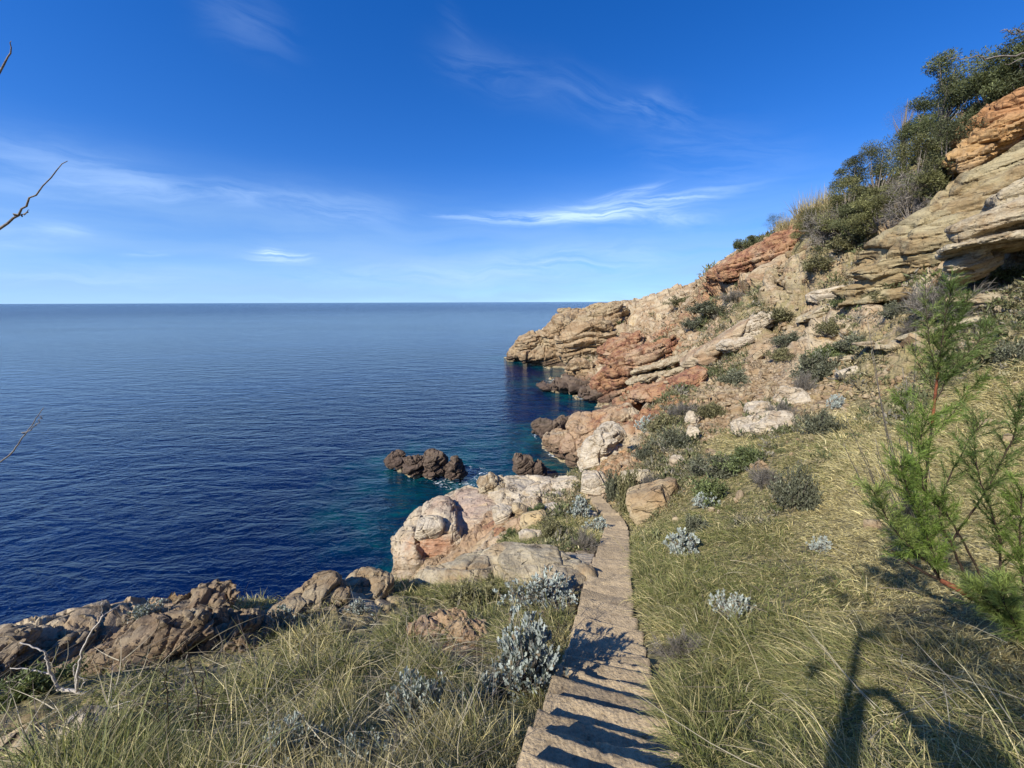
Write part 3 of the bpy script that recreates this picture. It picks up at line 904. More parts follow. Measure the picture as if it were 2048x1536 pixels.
# the orange shoulder and pale knob over the cove
rock('rock_shoulder', [(1128, 890, 84, 52, 3.0, -22, 3), (1168, 905, 84, 86, 4, -30, 3), (1185, 858, 110, 60, 5, 18, 3), (1230, 835, 90, 40, 4, 20, 3)], M_ORANGE, 'orange and brown rock shoulder dropping into the cove', 'rock', seed=3, T=.9)
YW = hit(1192, 930)[1] + .4
rock('white_outcrop', [(1198, 897, 58, 74, 2.2, -20, 3, YW), (1188, 924, 52, 60, 2.0, 0, 3, YW - .4), (1218, 876, 60, 46, 2.2, 20, 3, YW + .7)], M_PALE, 'whitish rock knob above the end of the path with a dark hollow', 'rock', seed=4)
rock('yellow_rock', [(1186, 966, 60, 46, 1.8, 0, 3)], M_PALE, 'yellowish block under the white knob where the path turns', 'rock', seed=5)
rock('grey_slab', [(1268, 962, 66, 44, 1.4, 28, 4)], M_GREY, 'tilted grey slab on the orange soil right of the white knob', 'rock', seed=6)
rock('path_boulder', [(1302, 1004, 84, 64, 1.5, 30, 5), (1320, 988, 70, 44, 1.3, 30, 5), (1284, 1026, 44, 50, 1.1, 5, 4)], M_TAN, 'big tan boulder with a flat pale top beside the lower path', 'boulder', seed=7, T=.8, amp=.5)

# shore slab
rock('shore_slab', [(822, 1106, 84, 88, 3.4, -58, 3.0, 17.2), (866, 1086, 130, 84, 4.6, 33, 4.5, 17.9), (905, 1046, 190, 64, 5, 30, 4.5, 19.9), (965, 1044, 170, 80, 5, 12, 4.5, 19.5), (925, 1098, 190, 60, 3.8, 14, 4.5, 17.3), (1000, 1000, 130, 36, 5, 8, 3, 22.5)],
     M_SLAB, 'broad pinkish shore slab with a rounded seaward end and a rust red stain', 'rock slab', seed=8, T=.55, L=2.6, amp=.75, vox=.07, bed=LIE)
rock('slab_block', [(856, 1057, 56, 46, 1.25, -12, 5, 17.0)], M_PALE, 'pale angular block lying on the edge of the shore slab', 'boulder', seed=9)
rock('white_block', [(1004, 1028, 44, 34, 1.0, 5, 4)], M_PALE, 'white cracked block in the middle of the shore slab', 'boulder', seed=10)
YS = hit(985, 985)[1] + .3
rock('shore_rock', [(982, 970, 52, 34, 1.8, -20, 3, YS), (1004, 980, 50, 26, 1.8, -10, 3, YS - .3)], M_GREY, 'grey fluted rock at the far tip of the shore slab', 'rock', seed=11)
rock('shore_rock', [(1052, 974, 120, 26, 3.2, -4, 3, YS), (1042, 988, 130, 30, 3.2, -2, 3, YS - .9)], M_PALE, 'flat pale slab by the water in front of the two-humped dark rock', 'rock slab', seed=13, amp=.4)
rock('shore_rock', [(1108, 986, 104, 44, 2.2, 10, 4, YS - 1.6), (1078, 1006, 100, 44, 2.0, 12, 4, YS - 2.2), (1140, 978, 40, 40, 1.6, 0, 4, YS - 1.4)], M_PALE, 'cream coloured rock hump between the flat pale slab and the path', 'rock', seed=14, T=.45, amp=.6)
for l, m, lab in (((1030, 1052, 36, 18, .7, 20), M_ORANGE, 'small ochre stone below the white cracked block'),
                  ((1068, 1040, 50, 26, .9, 25), M_TAN, 'tan stone half buried in the grass left of the lower path'),
                  ((1058, 1072, 46, 22, .8, 10), M_PALE, 'pale stone at the upper edge of the shore slab by the grass'),
                  ((1000, 1068, 26, 18, .6, 0), M_RED, 'small rust red stone on the shore slab'),
                  ((1096, 1020, 40, 18, .8, 15), M_PALE, 'pale stone between the cream hump and the grass tongue'),
                  ((1038, 1018, 30, 16, .7, -10), M_TAN, 'tan stone right of the white cracked block'),
                  ((1180, 1030, 34, 10, .6, -18), M_PALE, 'thin pale stone lying at the bend of the path')):
    rock('stone', [l], m, lab, 'stone', seed=int(l[0]) % 50)

# rim of the near bluff
rock('bluff_slab', [(1090, 1142, 190, 50, 1.3, 2, 3), (985, 1138, 160, 40, 1.3, 10, 3), (890, 1160, 180, 30, 1.1, 15, 3), (1130, 1165, 110, 40, .8, 0, 3)], M_GREY, 'pale grey ledge at the rim left of the stair', 'rock ledge', seed=16, amp=.55, T=.35, L=1.6, vox=.026, bed=LIE)
rock('bluff_boulder', [(642, 1192, 96, 46, .8, 8, 2.8), (604, 1212, 76, 32, .7, 10, 3)], M_NEAR, 'rounded buff boulder on the rim of the bluff, the one with the highest hump', 'boulder', seed=17, T=.25, amp=1.6, rough=2.4)
rock('bluff_boulder', [(738, 1172, 88, 38, .8, -4, 3), (765, 1180, 46, 28, .6, -20, 3)], M_NEAR, 'flat-topped buff boulder on the rim next to the shore slab', 'boulder', seed=18, T=.25, amp=1.6, rough=2.4)
rock('bluff_outcrop', [(330, 1256, 250, 40, 1.0, 5, 3), (420, 1276, 190, 60, .9, -14, 3), (270, 1310, 250, 70, .9, 12, 3), (180, 1318, 170, 56, .9, 8, 3), (480, 1284, 60, 46, .7, -35, 3)], M_RIM, 'long rough outcrop on the rim of the bluff at the left', 'rock outcrop', seed=19, T=.16, amp=1.7, vox=.016, rough=1.8)
rock('bluff_ledge', [(60, 1322, 190, 40, .8, 12, 3), (-60, 1340, 190, 56, .8, 8, 3)], M_RIM, 'buff rock ledge at the left end of the bluff rim', 'rock ledge', seed=20, T=.16, amp=1.6, vox=.018)
rock('rim_rock', [(560, 1228, 120, 24, .6, 12, 3)], M_NEAR, 'low buff rock between the long outcrop and the highest rim boulder', 'rock', seed=21, T=.15)
rock('stone', [(172, 1462, 66, 60, .32, 15, 4)], M_PALE, 'pale angular stone in the grass below the bleached branch', 'stone', seed=22)
rock('stone', [(30, 1500, 90, 36, .4, 10, 3)], M_TAN, 'flat tan stone on the bare soil in the lower left corner', 'stone', seed=23)
rock('earth_bank', [(880, 1262, 120, 40, .5, -4, 3), (930, 1272, 80, 36, .5, 0, 3)], M_ORANGE, 'crumbling reddish stone bank in the grass left of the stair', 'stone bank', seed=24, T=.12, amp=1.5, vox=.014, rough=1.5)

# outcrops of the slope
rock('slope_outcrop', [(1516, 822, 66, 38, 1.6, 5, 3.2), (1500, 858, 66, 40, 1.5, 10, 3.2), (1545, 852, 70, 44, 1.6, 12, 3.2), (1530, 838, 50, 24, 1.4, 25, 3)], M_PALE, 'cream outcrop of stacked blocks on the middle of the slope', 'rock outcrop', seed=25, T=.5)
rock('slope_rock', [(1588, 796, 74, 36, 1.5, -12, 3)], M_PALE, 'cream rounded rock just above the stacked-block outcrop', 'rock', seed=26)
for l, m, lab in (((1695, 717, 62, 12, 1.0, 10, 3), M_GREY, 'thin grey flagstone on the slope above the pale small block'),
                  ((1700, 745, 46, 24, .9, 20, 3), M_PALE, 'small pale block in the grass behind the bare dead shrub'),
                  ((1790, 688, 130, 12, 1.2, 3, 4), M_GREY, 'narrow grey ledge level with the middle of the slope'),
                  ((1880, 660, 120, 12, 1.2, 20, 4), M_GREY, 'narrow slanting grey ledge under the grey twiggy bush'),
                  ((1950, 640, 110, 12, 1.2, 18, 4), M_GREY, 'slanting pale ledge stepping down from the lower bedded rock'),
                  ((1985, 600, 120, 30, 1.6, 6, 4), M_GREY, 'bedded pale rock below the dark cave'),
                  ((1650, 622, 70, 20, 1.4, 28, 4), M_GREY, 'tilted grey slab on the rubble right of the pale block'),
                  ((1665, 590, 80, 30, 1.8, 12, 4), M_PALE, 'smooth pale boulder at the foot of the bedded cliff'),
                  ((1620, 632, 50, 18, 1.3, 25, 4), M_GREY, 'smaller tilted grey slab beside the larger tilted one'),
                  ((1355, 925, 30, 26, .8, 0, 3), M_PALE, 'pale stone in the orange soil above the grass edge'),
                  ((1386, 870, 24, 34, .8, 0, 3), M_PALE, 'white upright stone at the edge of the grass slope'),
                  ((1384, 838, 26, 30, .8, 0, 3), M_PALE, 'white lumpy stone on the rubble above the upright one')):
    rock('ledge' if 'ledge' in lab else 'rock', [l], m, lab, 'rock ledge' if 'ledge' in lab else 'rock', seed=int(l[0] + l[1]) % 60)

# bedded cliff at the right
rock('bedded_cliff', [(1790, 558, 230, 34, 2.6, 20, 4, 27.1), (1830, 520, 230, 60, 4, 24, 4, 26.8), (1800, 588, 190, 16, 1.8, 14, 4, 26.0), (1860, 462, 260, 60, 4, 30, 4, 27), (1925, 415, 240, 46, 4, 34, 4, 26.5), (1980, 360, 200, 60, 4, 32, 4, 26), (1890, 490, 130, 90, 3, 30, 4, 25.0)],
     M_CLIFF, 'bedded tan and grey cliff rising across the right of the slope', 'cliff', seed=27, T=1.0, L=3.6, vox=.11, amp=.75)
rock('overhang', [(2020, 482, 180, 30, 5, 10, 4, 19.0), (2030, 440, 170, 60, 5, 22, 4, 20), (2060, 400, 150, 70, 5, 30, 4, 21), (1940, 528, 70, 56, 2.2, 35, 3.5, 19.6)], M_GREY, 'pale rock roof jutting out over a dark cave at the right edge', 'rock overhang', seed=28, T=.5, L=2.4, vox=.07, amp=.7)
rock('ochre_crag', [(1985, 285, 130, 52, 3, 36, 4, 27), (2010, 235, 130, 60, 3, 32, 3.5, 27.5), (2045, 195, 90, 60, 3, 30, 3.5, 28), (1950, 322, 50, 26, 1.6, 25, 3.5, 26.5)], M_OCHRE, 'ochre and rust coloured crag at the top of the right cliff', 'crag', seed=29, T=.8, L=2.6, vox=.08, amp=1.3)

# red crag on the skyline and the ledges below
rock('red_crag', [(1560, 492, 92, 56, 4, 30, 3.5, 51), (1500, 522, 110, 50, 4, 28, 3.5, 54), (1452, 545, 70, 40, 4, 32, 3.5, 58), (1590, 505, 40, 44, 3, 0, 3, 50)], M_RED, 'dark red crag breaking the skyline of the slope', 'crag', seed=30, T=1.1)
rock('yellow_boulder', [(1535, 560, 66, 66, 3, 38, 4, 49), (1560, 540, 60, 50, 3, 30, 3.5, 50)], M_ORANGE, 'smooth yellow boulder leaning under the dark red crag', 'boulder', seed=32, T=1.3, amp=.5)
rock('layered_ledge', [(1350, 720, 160, 13, 4, 22, 5), (1335, 744, 150, 11, 4.5, 18, 5), (1300, 762, 50, 18, 3, 25, 4)], M_GREY, 'two pale layered ledges jutting over the red hollow', 'rock ledge', seed=33, T=.5, vox=.07)
rock('brown_slab', [(1432, 690, 140, 28, 5, 38, 5), (1415, 712, 60, 36, 4, 40, 4)], M_ORANGE, 'smooth brown slab slanting down beside the layered ledges', 'rock slab', seed=34, T=1.0, L=4, amp=.35)
rock('cream_ridge', [(1500, 660, 96, 30, 4, 40, 4), (1468, 690, 70, 30, 4, 25, 3.5), (1530, 640, 50, 34, 4, 35, 3.5)], M_PALE, 'cream rock ridge right of the smooth brown slab', 'rock ridge', seed=35, T=.7)
rock('red_ledge', [(1320, 780, 110, 24, 4.5, 14, 4), (1375, 760, 70, 28, 4, 24, 4), (1288, 786, 44, 26, 4, 10, 4)], M_RED, 'rust red ledge over a low dark hollow', 'rock ledge', seed=36, T=.6, vox=.07)
rock('layered_headland', [(1052, 704, 80, 34, 7, 24, 3.5), (1086, 688, 100, 60, 8, 20, 3.5), (1128, 668, 100, 78, 9, 12, 4), (1172, 690, 110, 90, 9, 15, 3.5), (1205, 650, 100, 60, 9, 20, 4), (1100, 720, 110, 30, 6, -8, 3.5), (1165, 738, 70, 34, 6, -10, 3.5), (1140, 640, 60, 34, 7, 5, 4)],
     M_HEAD, 'layered tan headland of stepped blocks at the far end of the cove', 'headland', seed=41, T=1.9, L=5.5, vox=.2, amp=1.5, bed=HLIE)
rock('red_cliff', [(1252, 752, 80, 90, 6, 40, 3.5), (1218, 775, 60, 60, 5, 30, 3.5), (1292, 722, 100, 60, 6, 35, 3.5), (1240, 700, 90, 60, 7, 30, 3.5), (1320, 700, 80, 40, 5, 35, 3.5)], M_RED, 'steep rust red and brown cliff above the inner corner of the cove', 'cliff', seed=42, T=1.5, L=4, vox=.15, amp=1.3)
rock('headland_top', [(1140, 622, 46, 12, 5, 0, 4, 103), (1215, 614, 70, 18, 6, 4, 4, 101), (1180, 622, 60, 12, 5, 6, 4, 102)], M_TAN, 'blocky cap rock on top of the far headland', 'cap rock', seed=37, T=.9, amp=1.2)

for a, b, rad, s, f in ((850, 938, 4.6, .75, .0), (800, 930, 2.6, .7, .3), (920, 952, 2.6, .9, .55), (905, 950, 1.9, .9, .6), (870, 950, 2.0, .8, .35), (1060, 955, 2.6, .8, .3), (1098, 876, 2.6, .6, .3), (880, 985, 5.5, .75, .0), (990, 900, 7, .5, 0), (960, 930, 6, .6, 0), (1130, 790, 9, .35, 0)):
    yy = Ysea(a, b); pp = P(a, b, yy)
    SEA_EXTRA.append((pp[0], pp[1], rad, s, f))


# loose stones of the scree, too many to count
def rubble():
    n = 13000
    px = RNG.uniform(1120, 2048, n * 3); az = RNG.uniform(4, 56, n * 3) * D2R; r = np.exp(RNG.uniform(math.log(9), math.log(85), n * 3))
    x, y = r * np.sin(az), r * np.cos(az)
    zn = zone(x, y)
    p = np.clip(1 - zn[:, 0] * 1.5, 0.02, 1) * (0.35 + .65 * (1 - zn[:, 3]))
    clump = fbm(np.stack([x, y, x * 0], 1) / (0.06 * r + .5)[:, None], 2, 88)
    ok = (RNG.random(n * 3) < p * smooth(-.5, .5, clump)) & (stair_dist(x, y)[0] > .7)
    x, y, r = x[ok][:n], y[ok][:n], r[ok][:n]
    z = grid_z(x, y); keep = z > .8
    x, y, z, r = x[keep], y[keep], z[keep], r[keep]; n = len(x)
    bv = CUBE_V[np.abs(CUBE_V).max(1) > 0]
    v, q = _cube_grid(2)
    v = v / (np.abs(v) ** 3).sum(1, keepdims=True) ** (1 / 3)
    size = (0.0045 * r + .03) * np.exp(RNG.normal(0, .45, n)) * .8
    S = RNG.uniform(.45, 1.2, (n, 3)) * np.array([1.2, 1, .7])
    A = RNG.normal(size=(n, 3, 3)); U, _, Vt = np.linalg.svd(A); R = U @ Vt
    tilt = np.eye(3)[None] * .0 + R
    vv = v[None] + 0.22 * (RNG.random((n, 1, 3)) - .5) * v[None][:, :, ::-1]
    vv = vv * (1 + .25 * (RNG.random((n, len(v), 1)) - .5))
    w = np.einsum('nij,nkj->nki', tilt, vv * S[:, None, :]) * size[:, None, None]
    w = w + np.stack([x, y, z + size * .15], 1)[:, None, :]
    qq = (np.arange(n) * len(v))[:, None, None] + q[None]
    me = mesh_from('rubble', w.reshape(-1, 3), None, qq.reshape(-1, 4), None, False)
    link('rubble', me, M_RUB, kind='stuff', label='loose stones scattered over the bare parts of the slope')


M_RUB = rock_mat('rubble_stone', 0.18, 0.22, 1.5, tint=(.85, .84, .8))
rubble()
# ------------------------------------------------------------------ stone stair
def stair():
    root = link('stone_staircase', None, label='narrow worn stone staircase descending the grassy slope to the rocks', cat='staircase', loc=(STAIR[0, 0], 0, EYE - 1.6))
    m = stone_step_mat()
    bx = Matrix.Translation(-root.location)
    ys = np.linspace(-1.3, STAIR[-1, 1] + .3, 800)
    slope0 = .45
    zs = np.where(ys < STAIR[0, 1], STAIR[0, 2] + (STAIR[0, 1] - ys) * slope0, np.interp(ys, STAIR[:, 1], STAIR[:, 2]))
    xs = np.where(ys < STAIR[0, 1], STAIR[0, 0] + (ys - STAIR[0, 1]) * .2, np.interp(ys, STAIR[:, 1], STAIR[:, 0]))
    z = zs[0]; k = 0
    rise = .165
    cv, cq = None, None
    tops = []
    rr = np.random.default_rng(3)
    i0 = 0
    while True:
        zt = zs[0] - rise * k
        j = np.searchsorted(-zs, -(zt - rise))     # where the line has dropped one rise
        if j >= len(ys) - 1:
            break
        tops.append((xs[i0], ys[i0], xs[j], ys[j], zt)); i0 = j; k += 1
        rise = .165 if ys[j] < 3.0 else .15
        if ys[j] >= 3.0 and not hasattr(stair, 'zb'):
            pass
    z = zs[0]
    for n, (x0, y0, x1, y1, zt) in enumerate(tops):
        zt = np.interp((y0 + y1) / 2, ys, zs) + .03
        dx, dy = x1 - x0, y1 - y0; d = math.hypot(dx, dy)
        a = math.atan2(0.28 + rr.normal(0, .05), 1.0) if y0 < 12 else math.atan2(dx, dy) * .5
        dist = max(1.0, math.hypot(x0, y0))
        nx, ny = (64, 26) if dist < 4.5 else (30, 12)
        w = .87 - .12 * float(smooth(3.5, 6, dist)) - .10 * float(smooth(11, 14, dist)) + rr.normal(0, .03)
        dep = d + .16; h = .42
        # rounded block: top sheet with a worn front edge and sides that turn down
        u = np.linspace(-1, 1, nx); v = np.linspace(-1, 1, ny); nz = 9
        g = _cube_grid(1)
        V, Q = box_grid(nx, ny, nz)
        V = V * np.array([w / 2, dep / 2, h / 2])
        e = .022
        inner = np.clip(V, [-w / 2 + e, -dep / 2 + e, -h / 2 + e], [w / 2 - e, dep / 2 - e, h / 2 - e])
        dlt = V - inner; ln = np.linalg.norm(dlt, axis=1, keepdims=True)
        nrm = dlt / (ln + 1e-9)
        V = inner + nrm * np.minimum(ln, e)
        V[:, 2] -= h / 2
        V[:, 1] += -dep / 2 + d / 2 + .0
        wp = V + np.array([n * 3.1, n * 1.7, 0])
        amp = smooth(-h, -h * .3, V[:, 2])[:, None]
        V = V + nrm * (fbm(wp * 7, 3, 5) * .010 + fbm(wp * 28, 3, 6) * .005)[:, None]
        edge = (nrm[:, 1] > .2) | (np.abs(nrm[:, 0]) > .3)
        chip = np.clip(fbm(wp * 5, 3, 9) - .08, 0, 1) * .09
        V[:, 2] -= np.where(edge, chip, 0)
        V[:, 2] -= .012 * np.exp(-(V[:, 0] / (w * .3)) ** 2)       # worn hollow
        V[:, 2] += V[:, 0] * rr.normal(0, .022) + V[:, 1] * rr.normal(-.02, .05)
        V[:, 0] += .010 * fbm(wp * 3, 2, 12)
        R = np.array(Matrix.Rotation(-a, 3, 'Z'))
        c = np.array([(x0 + x1) / 2, (y0 + y1) / 2, zt])
        me = mesh_from('step', V @ R.T, None, Q, None, True)
        o = link('step', me, m, parent=root)
        o.location = Vector(c) - root.location


def box_grid(nx, ny, nz):
    def face(n, k):
        a, b = np.meshgrid(np.linspace(-1, 1, n), np.linspace(-1, 1, k), indexing='ij')
        i = (np.arange(n - 1)[:, None] * k + np.arange(k - 1)[None, :]).ravel()
        return a.ravel(), b.ravel(), np.stack([i, i + k, i + k + 1, i + 1], 1)
    vs, qs, n0 = [], [], 0
    for ax, s, (n, k) in ((2, 1, (nx, ny)), (1, 1, (nx, nz)), (1, -1, (nx, nz)), (0, 1, (ny, nz)), (0, -1, (ny, nz)), (2, -1, (2, 2))):
        a, b, q = face(n, k); o = np.full_like(a, s)
        v = np.stack([o, a, b], 1) if ax == 0 else np.stack([a, o, b], 1) if ax == 1 else np.stack([a, b, o], 1)
        flip = (ax == 1 and s > 0) or (ax != 1 and s < 0)
        vs.append(v); qs.append((q[:, ::-1] if flip else q) + n0); n0 += len(v)
    return np.concatenate(vs), np.concatenate(qs)


stair()
# the trodden continuation below the last step


def path():
    pts = curve_pts0([hit(1196, 1004), hit(1184, 988), hit(1176, 972), hit(1182, 960)], 40)
    tan = np.gradient(pts, axis=0); sd = np.stack([tan[:, 1], -tan[:, 0], tan[:, 0] * 0], 1); sd /= np.linalg.norm(sd, axis=1, keepdims=True)
    u = np.linspace(-1, 1, 13)
    w = .42 + .12 * vnoise(pts * .8, 5)
    q = pts[:, None, :] + sd[:, None, :] * (u[None, :, None] * w[:, None, None])
    q = q.reshape(-1, 3); q[:, 2] = grid_z(q[:, 0], q[:, 1]) + .10 * (1 - np.tile(u, 40) ** 4) - .02 + .02 * fbm(q * 4, 3, 3)
    i = (np.arange(39)[:, None] * 13 + np.arange(12)[None, :]).ravel()
    me = mesh_from('path', q, None, np.stack([i, i + 1, i + 14, i + 13], 1)[:, ::-1])
    t = NT('trodden_earth')
    geo = t.n('NewGeometry'); n = t.noise(geo.outputs['Position'], 6, 7, .72)
    b = t.n('Bump', ins={'Strength': .8, 'Distance': .05, 'Height': n})
    link('path', me, t.out(t.principled(t.ramp(n, [(.3, (.24, .16, .10)), (.5, (.42, .32, .21)), (.7, (.48, .38, .27))]), .95, b.outputs[0], .15)), kind='structure')


def curve_pts0(p, n):
    p = np.array(p); s = np.linspace(0, len(p) - 1, n)
    return np.stack([np.interp(s, np.arange(len(p)), p[:, k]) for k in range(3)], 1)


path()
# ------------------------------------------------------------------ grass
M_GRASS = leaf_mat('grass_blades', .30, .55, .25, 0.0)
M_LEAF = leaf_mat('shrub_leaves', .22, .6, .25, .15)
M_SILVER = leaf_mat('silver_leaves', .15, .8, .1, .06)
M_NEEDLE = leaf_mat('tamarisk_needles', .32, .55, .25, .05)
M_TWIG = bark_mat('grey_twigs', (.13, .11, .09), (.33, .29, .25), 60)
M_BARK = bark_mat('dark_bark', (.020, .014, .011), (.075, .05, .035), 45)
M_REDBARK = bark_mat('red_bark', (.05, .02, .013), (.34, .115, .055), 25)
M_BLEACH = bark_mat('bleached_wood', (.34, .30, .25), (.62, .57, .50), 40)


def zone_at(x, y):
    fr = (np.log(np.maximum(np.hypot(x, y), R0)) - LR[0]) / (LR[1] - LR[0])
    ir = np.clip(np.round(fr).astype(int), 0, NR - 1)
    ia = np.clip(np.searchsorted(AZ, np.arctan2(x, y)), 0, len(AZ) - 1)
    return ZON.reshape(len(AZ), NR, 4)[ia, ir]


SHR = []   # (x, y, radius) of plants that thin the grass beneath them
G_GREEN = np.array([[.085, .115, .028], [.15, .18, .048], [.22, .232, .075]])
G_STRAW = np.array([[.52, .435, .205], [.39, .33, .155], [.60, .52, .28], [.30, .26, .145]])


def grass():
    n = 44000
    az = RNG.uniform(-63, 63, n) * D2R
    r = np.exp(RNG.uniform(math.log(1.0), math.log(26), n))
    n2 = 9000
    az = np.concatenate([az, RNG.uniform(-5, 58, n2) * D2R]); r = np.concatenate([r, np.exp(RNG.uniform(math.log(18), math.log(75), n2))])
    n3 = 14000
    az = np.concatenate([az, RNG.uniform(-4, 60, n3) * D2R]); r = np.concatenate([r, np.exp(RNG.uniform(math.log(5.5), math.log(24), n3))])
    x, y = r * np.sin(az), r * np.cos(az)
    zn = zone_at(x, y)
    P3 = np.stack([x, y, x * 0], 1)
    cl = fbm(P3 / (.05 * r + .28)[:, None], 3, 70)
    patch = fbm(P3 / (.16 * r + .6)[:, None], 3, 71)
    leftn = smooth(1.2, .2, x - .28 * y) * smooth(9, 5, r)
    dens = smooth(.10, .55, zn[:, 0] + cl * .65) * (1 - leftn * (1 - smooth(-.12, .22, cl)) * .96)
    d, _ = stair_dist(x, y)
    ok = (RNG.random(len(x)) < dens) & (d > .44 + .10 * RNG.random(len(x))) & (grid_z(x, y) > 1.0)
    for (sx, sy, sr) in SHR:
        ok &= ~((np.hypot(x - sx, y - sy - .10) < sr * 1.05 + .04) & (RNG.random(len(x)) < .86))
    x, y, r, cl, patch = x[ok], y[ok], r[ok], cl[ok], patch[ok]
    zn = zn[ok]; d = d[ok]
    T = len(x)
    nb = 18
    # tall tussocks on the left and by the stair, combed lower growth on the right slope
    right = smooth(.6, 2.2, x - .28 * y)
    tall = smooth(-.25, .5, cl)
    h = (0.11 + .20 * tall) * (1 - .15 * right) * np.exp(RNG.normal(0, .26, T))
    h *= 1 + .15 * smooth(5, 20, r)
    h *= 0.55 + .45 * smooth(.1, .6, zn[:, 0])
    # the grass hangs over the stair only from the sides
    h = np.where(d < .8, h * .8, h)
    green = smooth(-.28, .34, patch + .15 * RNG.normal(size=T) + .20 * (1 - right) + .0)
    tid = np.repeat(np.arange(T), nb); N = len(tid)
    tr = (.045 + .010 * r) * (1 + tall)
    off = RNG.normal(size=(N, 2)); off = off / (np.linalg.norm(off, axis=1, keepdims=True) + 1e-6) * (RNG.random((N, 1)) ** .6)
    bx = x[tid] + off[:, 0] * tr[tid]; by = y[tid] + off[:, 1] * tr[tid]
    bz = grid_z(bx, by) - .02
    # comb field: downhill to the left, swirling
    sw = fbm(P3[ok] / (.10 * r + .5)[:, None], 2, 90) * 2.2 + math.radians(200)
    lean = np.stack([np.cos(sw), np.sin(sw) * .7, sw * 0], 1) * (.45 + .50 * right)[:, None]
    dr = np.concatenate([off * .75, np.ones((N, 1))], 1) + lean[tid] + RNG.normal(0, .34, (N, 3)) * np.array([1, 1, .3])
    dr[:, 2] = np.maximum(dr[:, 2], .25)
    dr /= np.linalg.norm(dr, axis=1, keepdims=True)
    ln = h[tid] * np.exp(RNG.normal(0, .28, N)) * 1.15
    wd = (.0024 + .0011 * r[tid]) * RNG.uniform(.7, 1.3, N)
    drp = RNG.uniform(.15, .85, N) + .15
    isg = RNG.random(N) < green[tid] * .78
    cg = G_GREEN[RNG.integers(0, 3, N)]; cs = G_STRAW[RNG.integers(0, 4, N)]
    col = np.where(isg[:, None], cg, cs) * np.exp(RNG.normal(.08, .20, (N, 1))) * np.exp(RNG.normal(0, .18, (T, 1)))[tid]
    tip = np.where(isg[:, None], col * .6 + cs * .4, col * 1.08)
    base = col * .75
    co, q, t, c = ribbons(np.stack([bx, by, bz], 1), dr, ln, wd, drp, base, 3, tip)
    # thatch_stems: long bleached stems tangled over the near ground
    ns = 4200
    az = RNG.uniform(-62, 60, ns) * D2R; r = np.exp(RNG.uniform(math.log(1.4), math.log(7), ns))
    x, y = r * np.sin(az), r * np.cos(az)
    ok = (zone_at(x, y)[:, 0] > .25) & (stair_dist(x, y)[0] > .7) & ((x < .28 * y) | (RNG.random(ns) < .22)); x, y, r = x[ok], y[ok], r[ok]; ns = len(x)
    d = RNG.normal(size=(ns, 3)) * [1, 1, .18] + [0, 0, .16]; d /= np.linalg.norm(d, axis=1, keepdims=True)
    dd = RNG.normal(size=(ns, 3)) * [.8, .8, .2] + [0, 0, -.25]
    pal = np.array([[.42, .36, .24], [.26, .22, .16], [.16, .13, .10], [.50, .44, .31]])
    cc = pal[RNG.integers(0, 4, ns)]
    b_ = ribbons(np.stack([x, y, grid_z(x, y) + RNG.uniform(.02, .22, ns)], 1), d, RNG.uniform(.15, .6, ns), .003 + .0009 * r, RNG.uniform(.1, .5, ns), cc, 5, None, dd)
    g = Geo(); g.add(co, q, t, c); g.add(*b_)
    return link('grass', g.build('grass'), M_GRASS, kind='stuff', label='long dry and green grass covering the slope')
    return link('grass', mesh_from('grass', co, t, q, c, True), M_GRASS, kind='stuff', label='long dry and green grass covering the slope')


def ground_cover():
    """low herbs between the stones of the scree"""
    n = 60000
    az = RNG.uniform(4, 57, n) * D2R; r = np.exp(RNG.uniform(math.log(9), math.log(95), n))
    x, y = r * np.sin(az), r * np.cos(az)
    zn = zone_at(x, y)
    cl = fbm(np.stack([x, y, x * 0], 1) / (.07 * r + .5)[:, None], 3, 95)
    w = smooth(.0, .22, zn[:, 0]) * (1 - smooth(.55, .85, zn[:, 0])) * (1 - .6 * zn[:, 3])
    ok = (RNG.random(n) < w * smooth(-.22, .34, cl) * .8) & (grid_z(x, y) > 1.5) & (stair_dist(x, y)[0] > .8)
    x, y, r = x[ok], y[ok], r[ok]; T = len(x); m = 34
    rad = (.06 + .0085 * r) * np.exp(RNG.normal(0, .35, T))
    tid = np.repeat(np.arange(T), m); N = len(tid)
    o = RNG.normal(size=(N, 3)); o /= np.linalg.norm(o, axis=1, keepdims=True); o[:, 2] = np.abs(o[:, 2])
    o *= (RNG.random((N, 1)) ** .5) * rad[tid][:, None]
    p = np.stack([x, y, grid_z(x, y)], 1)[tid] + o * [1, 1, .7]
    d = o / rad[tid][:, None] * .7 + unit(N) + [0, 0, .6]; d /= np.linalg.norm(d, axis=1, keepdims=True)
    pal = np.array([[.11, .12, .055], [.17, .17, .08], [.25, .225, .13], [.31, .26, .15], [.13, .145, .06], [.22, .20, .155]])
    col = pal[RNG.integers(0, 6, T)][tid] * np.exp(RNG.normal(0, .28, (N, 1)))
    g = Geo(); leaves(g, p, d, rad[tid] * RNG.uniform(.3, .7, N), rad[tid] * RNG.uniform(.10, .2, N), col)
    return link('ground_cover', g.build('ground_cover'), M_LEAF, kind='stuff', label='low herbs and dry tufts between the stones of the slope')


# ------------------------------------------------------------------ shrubs
def unit(n):
    v = RNG.normal(size=(n, 3)); return v / np.linalg.norm(v, axis=1, keepdims=True)


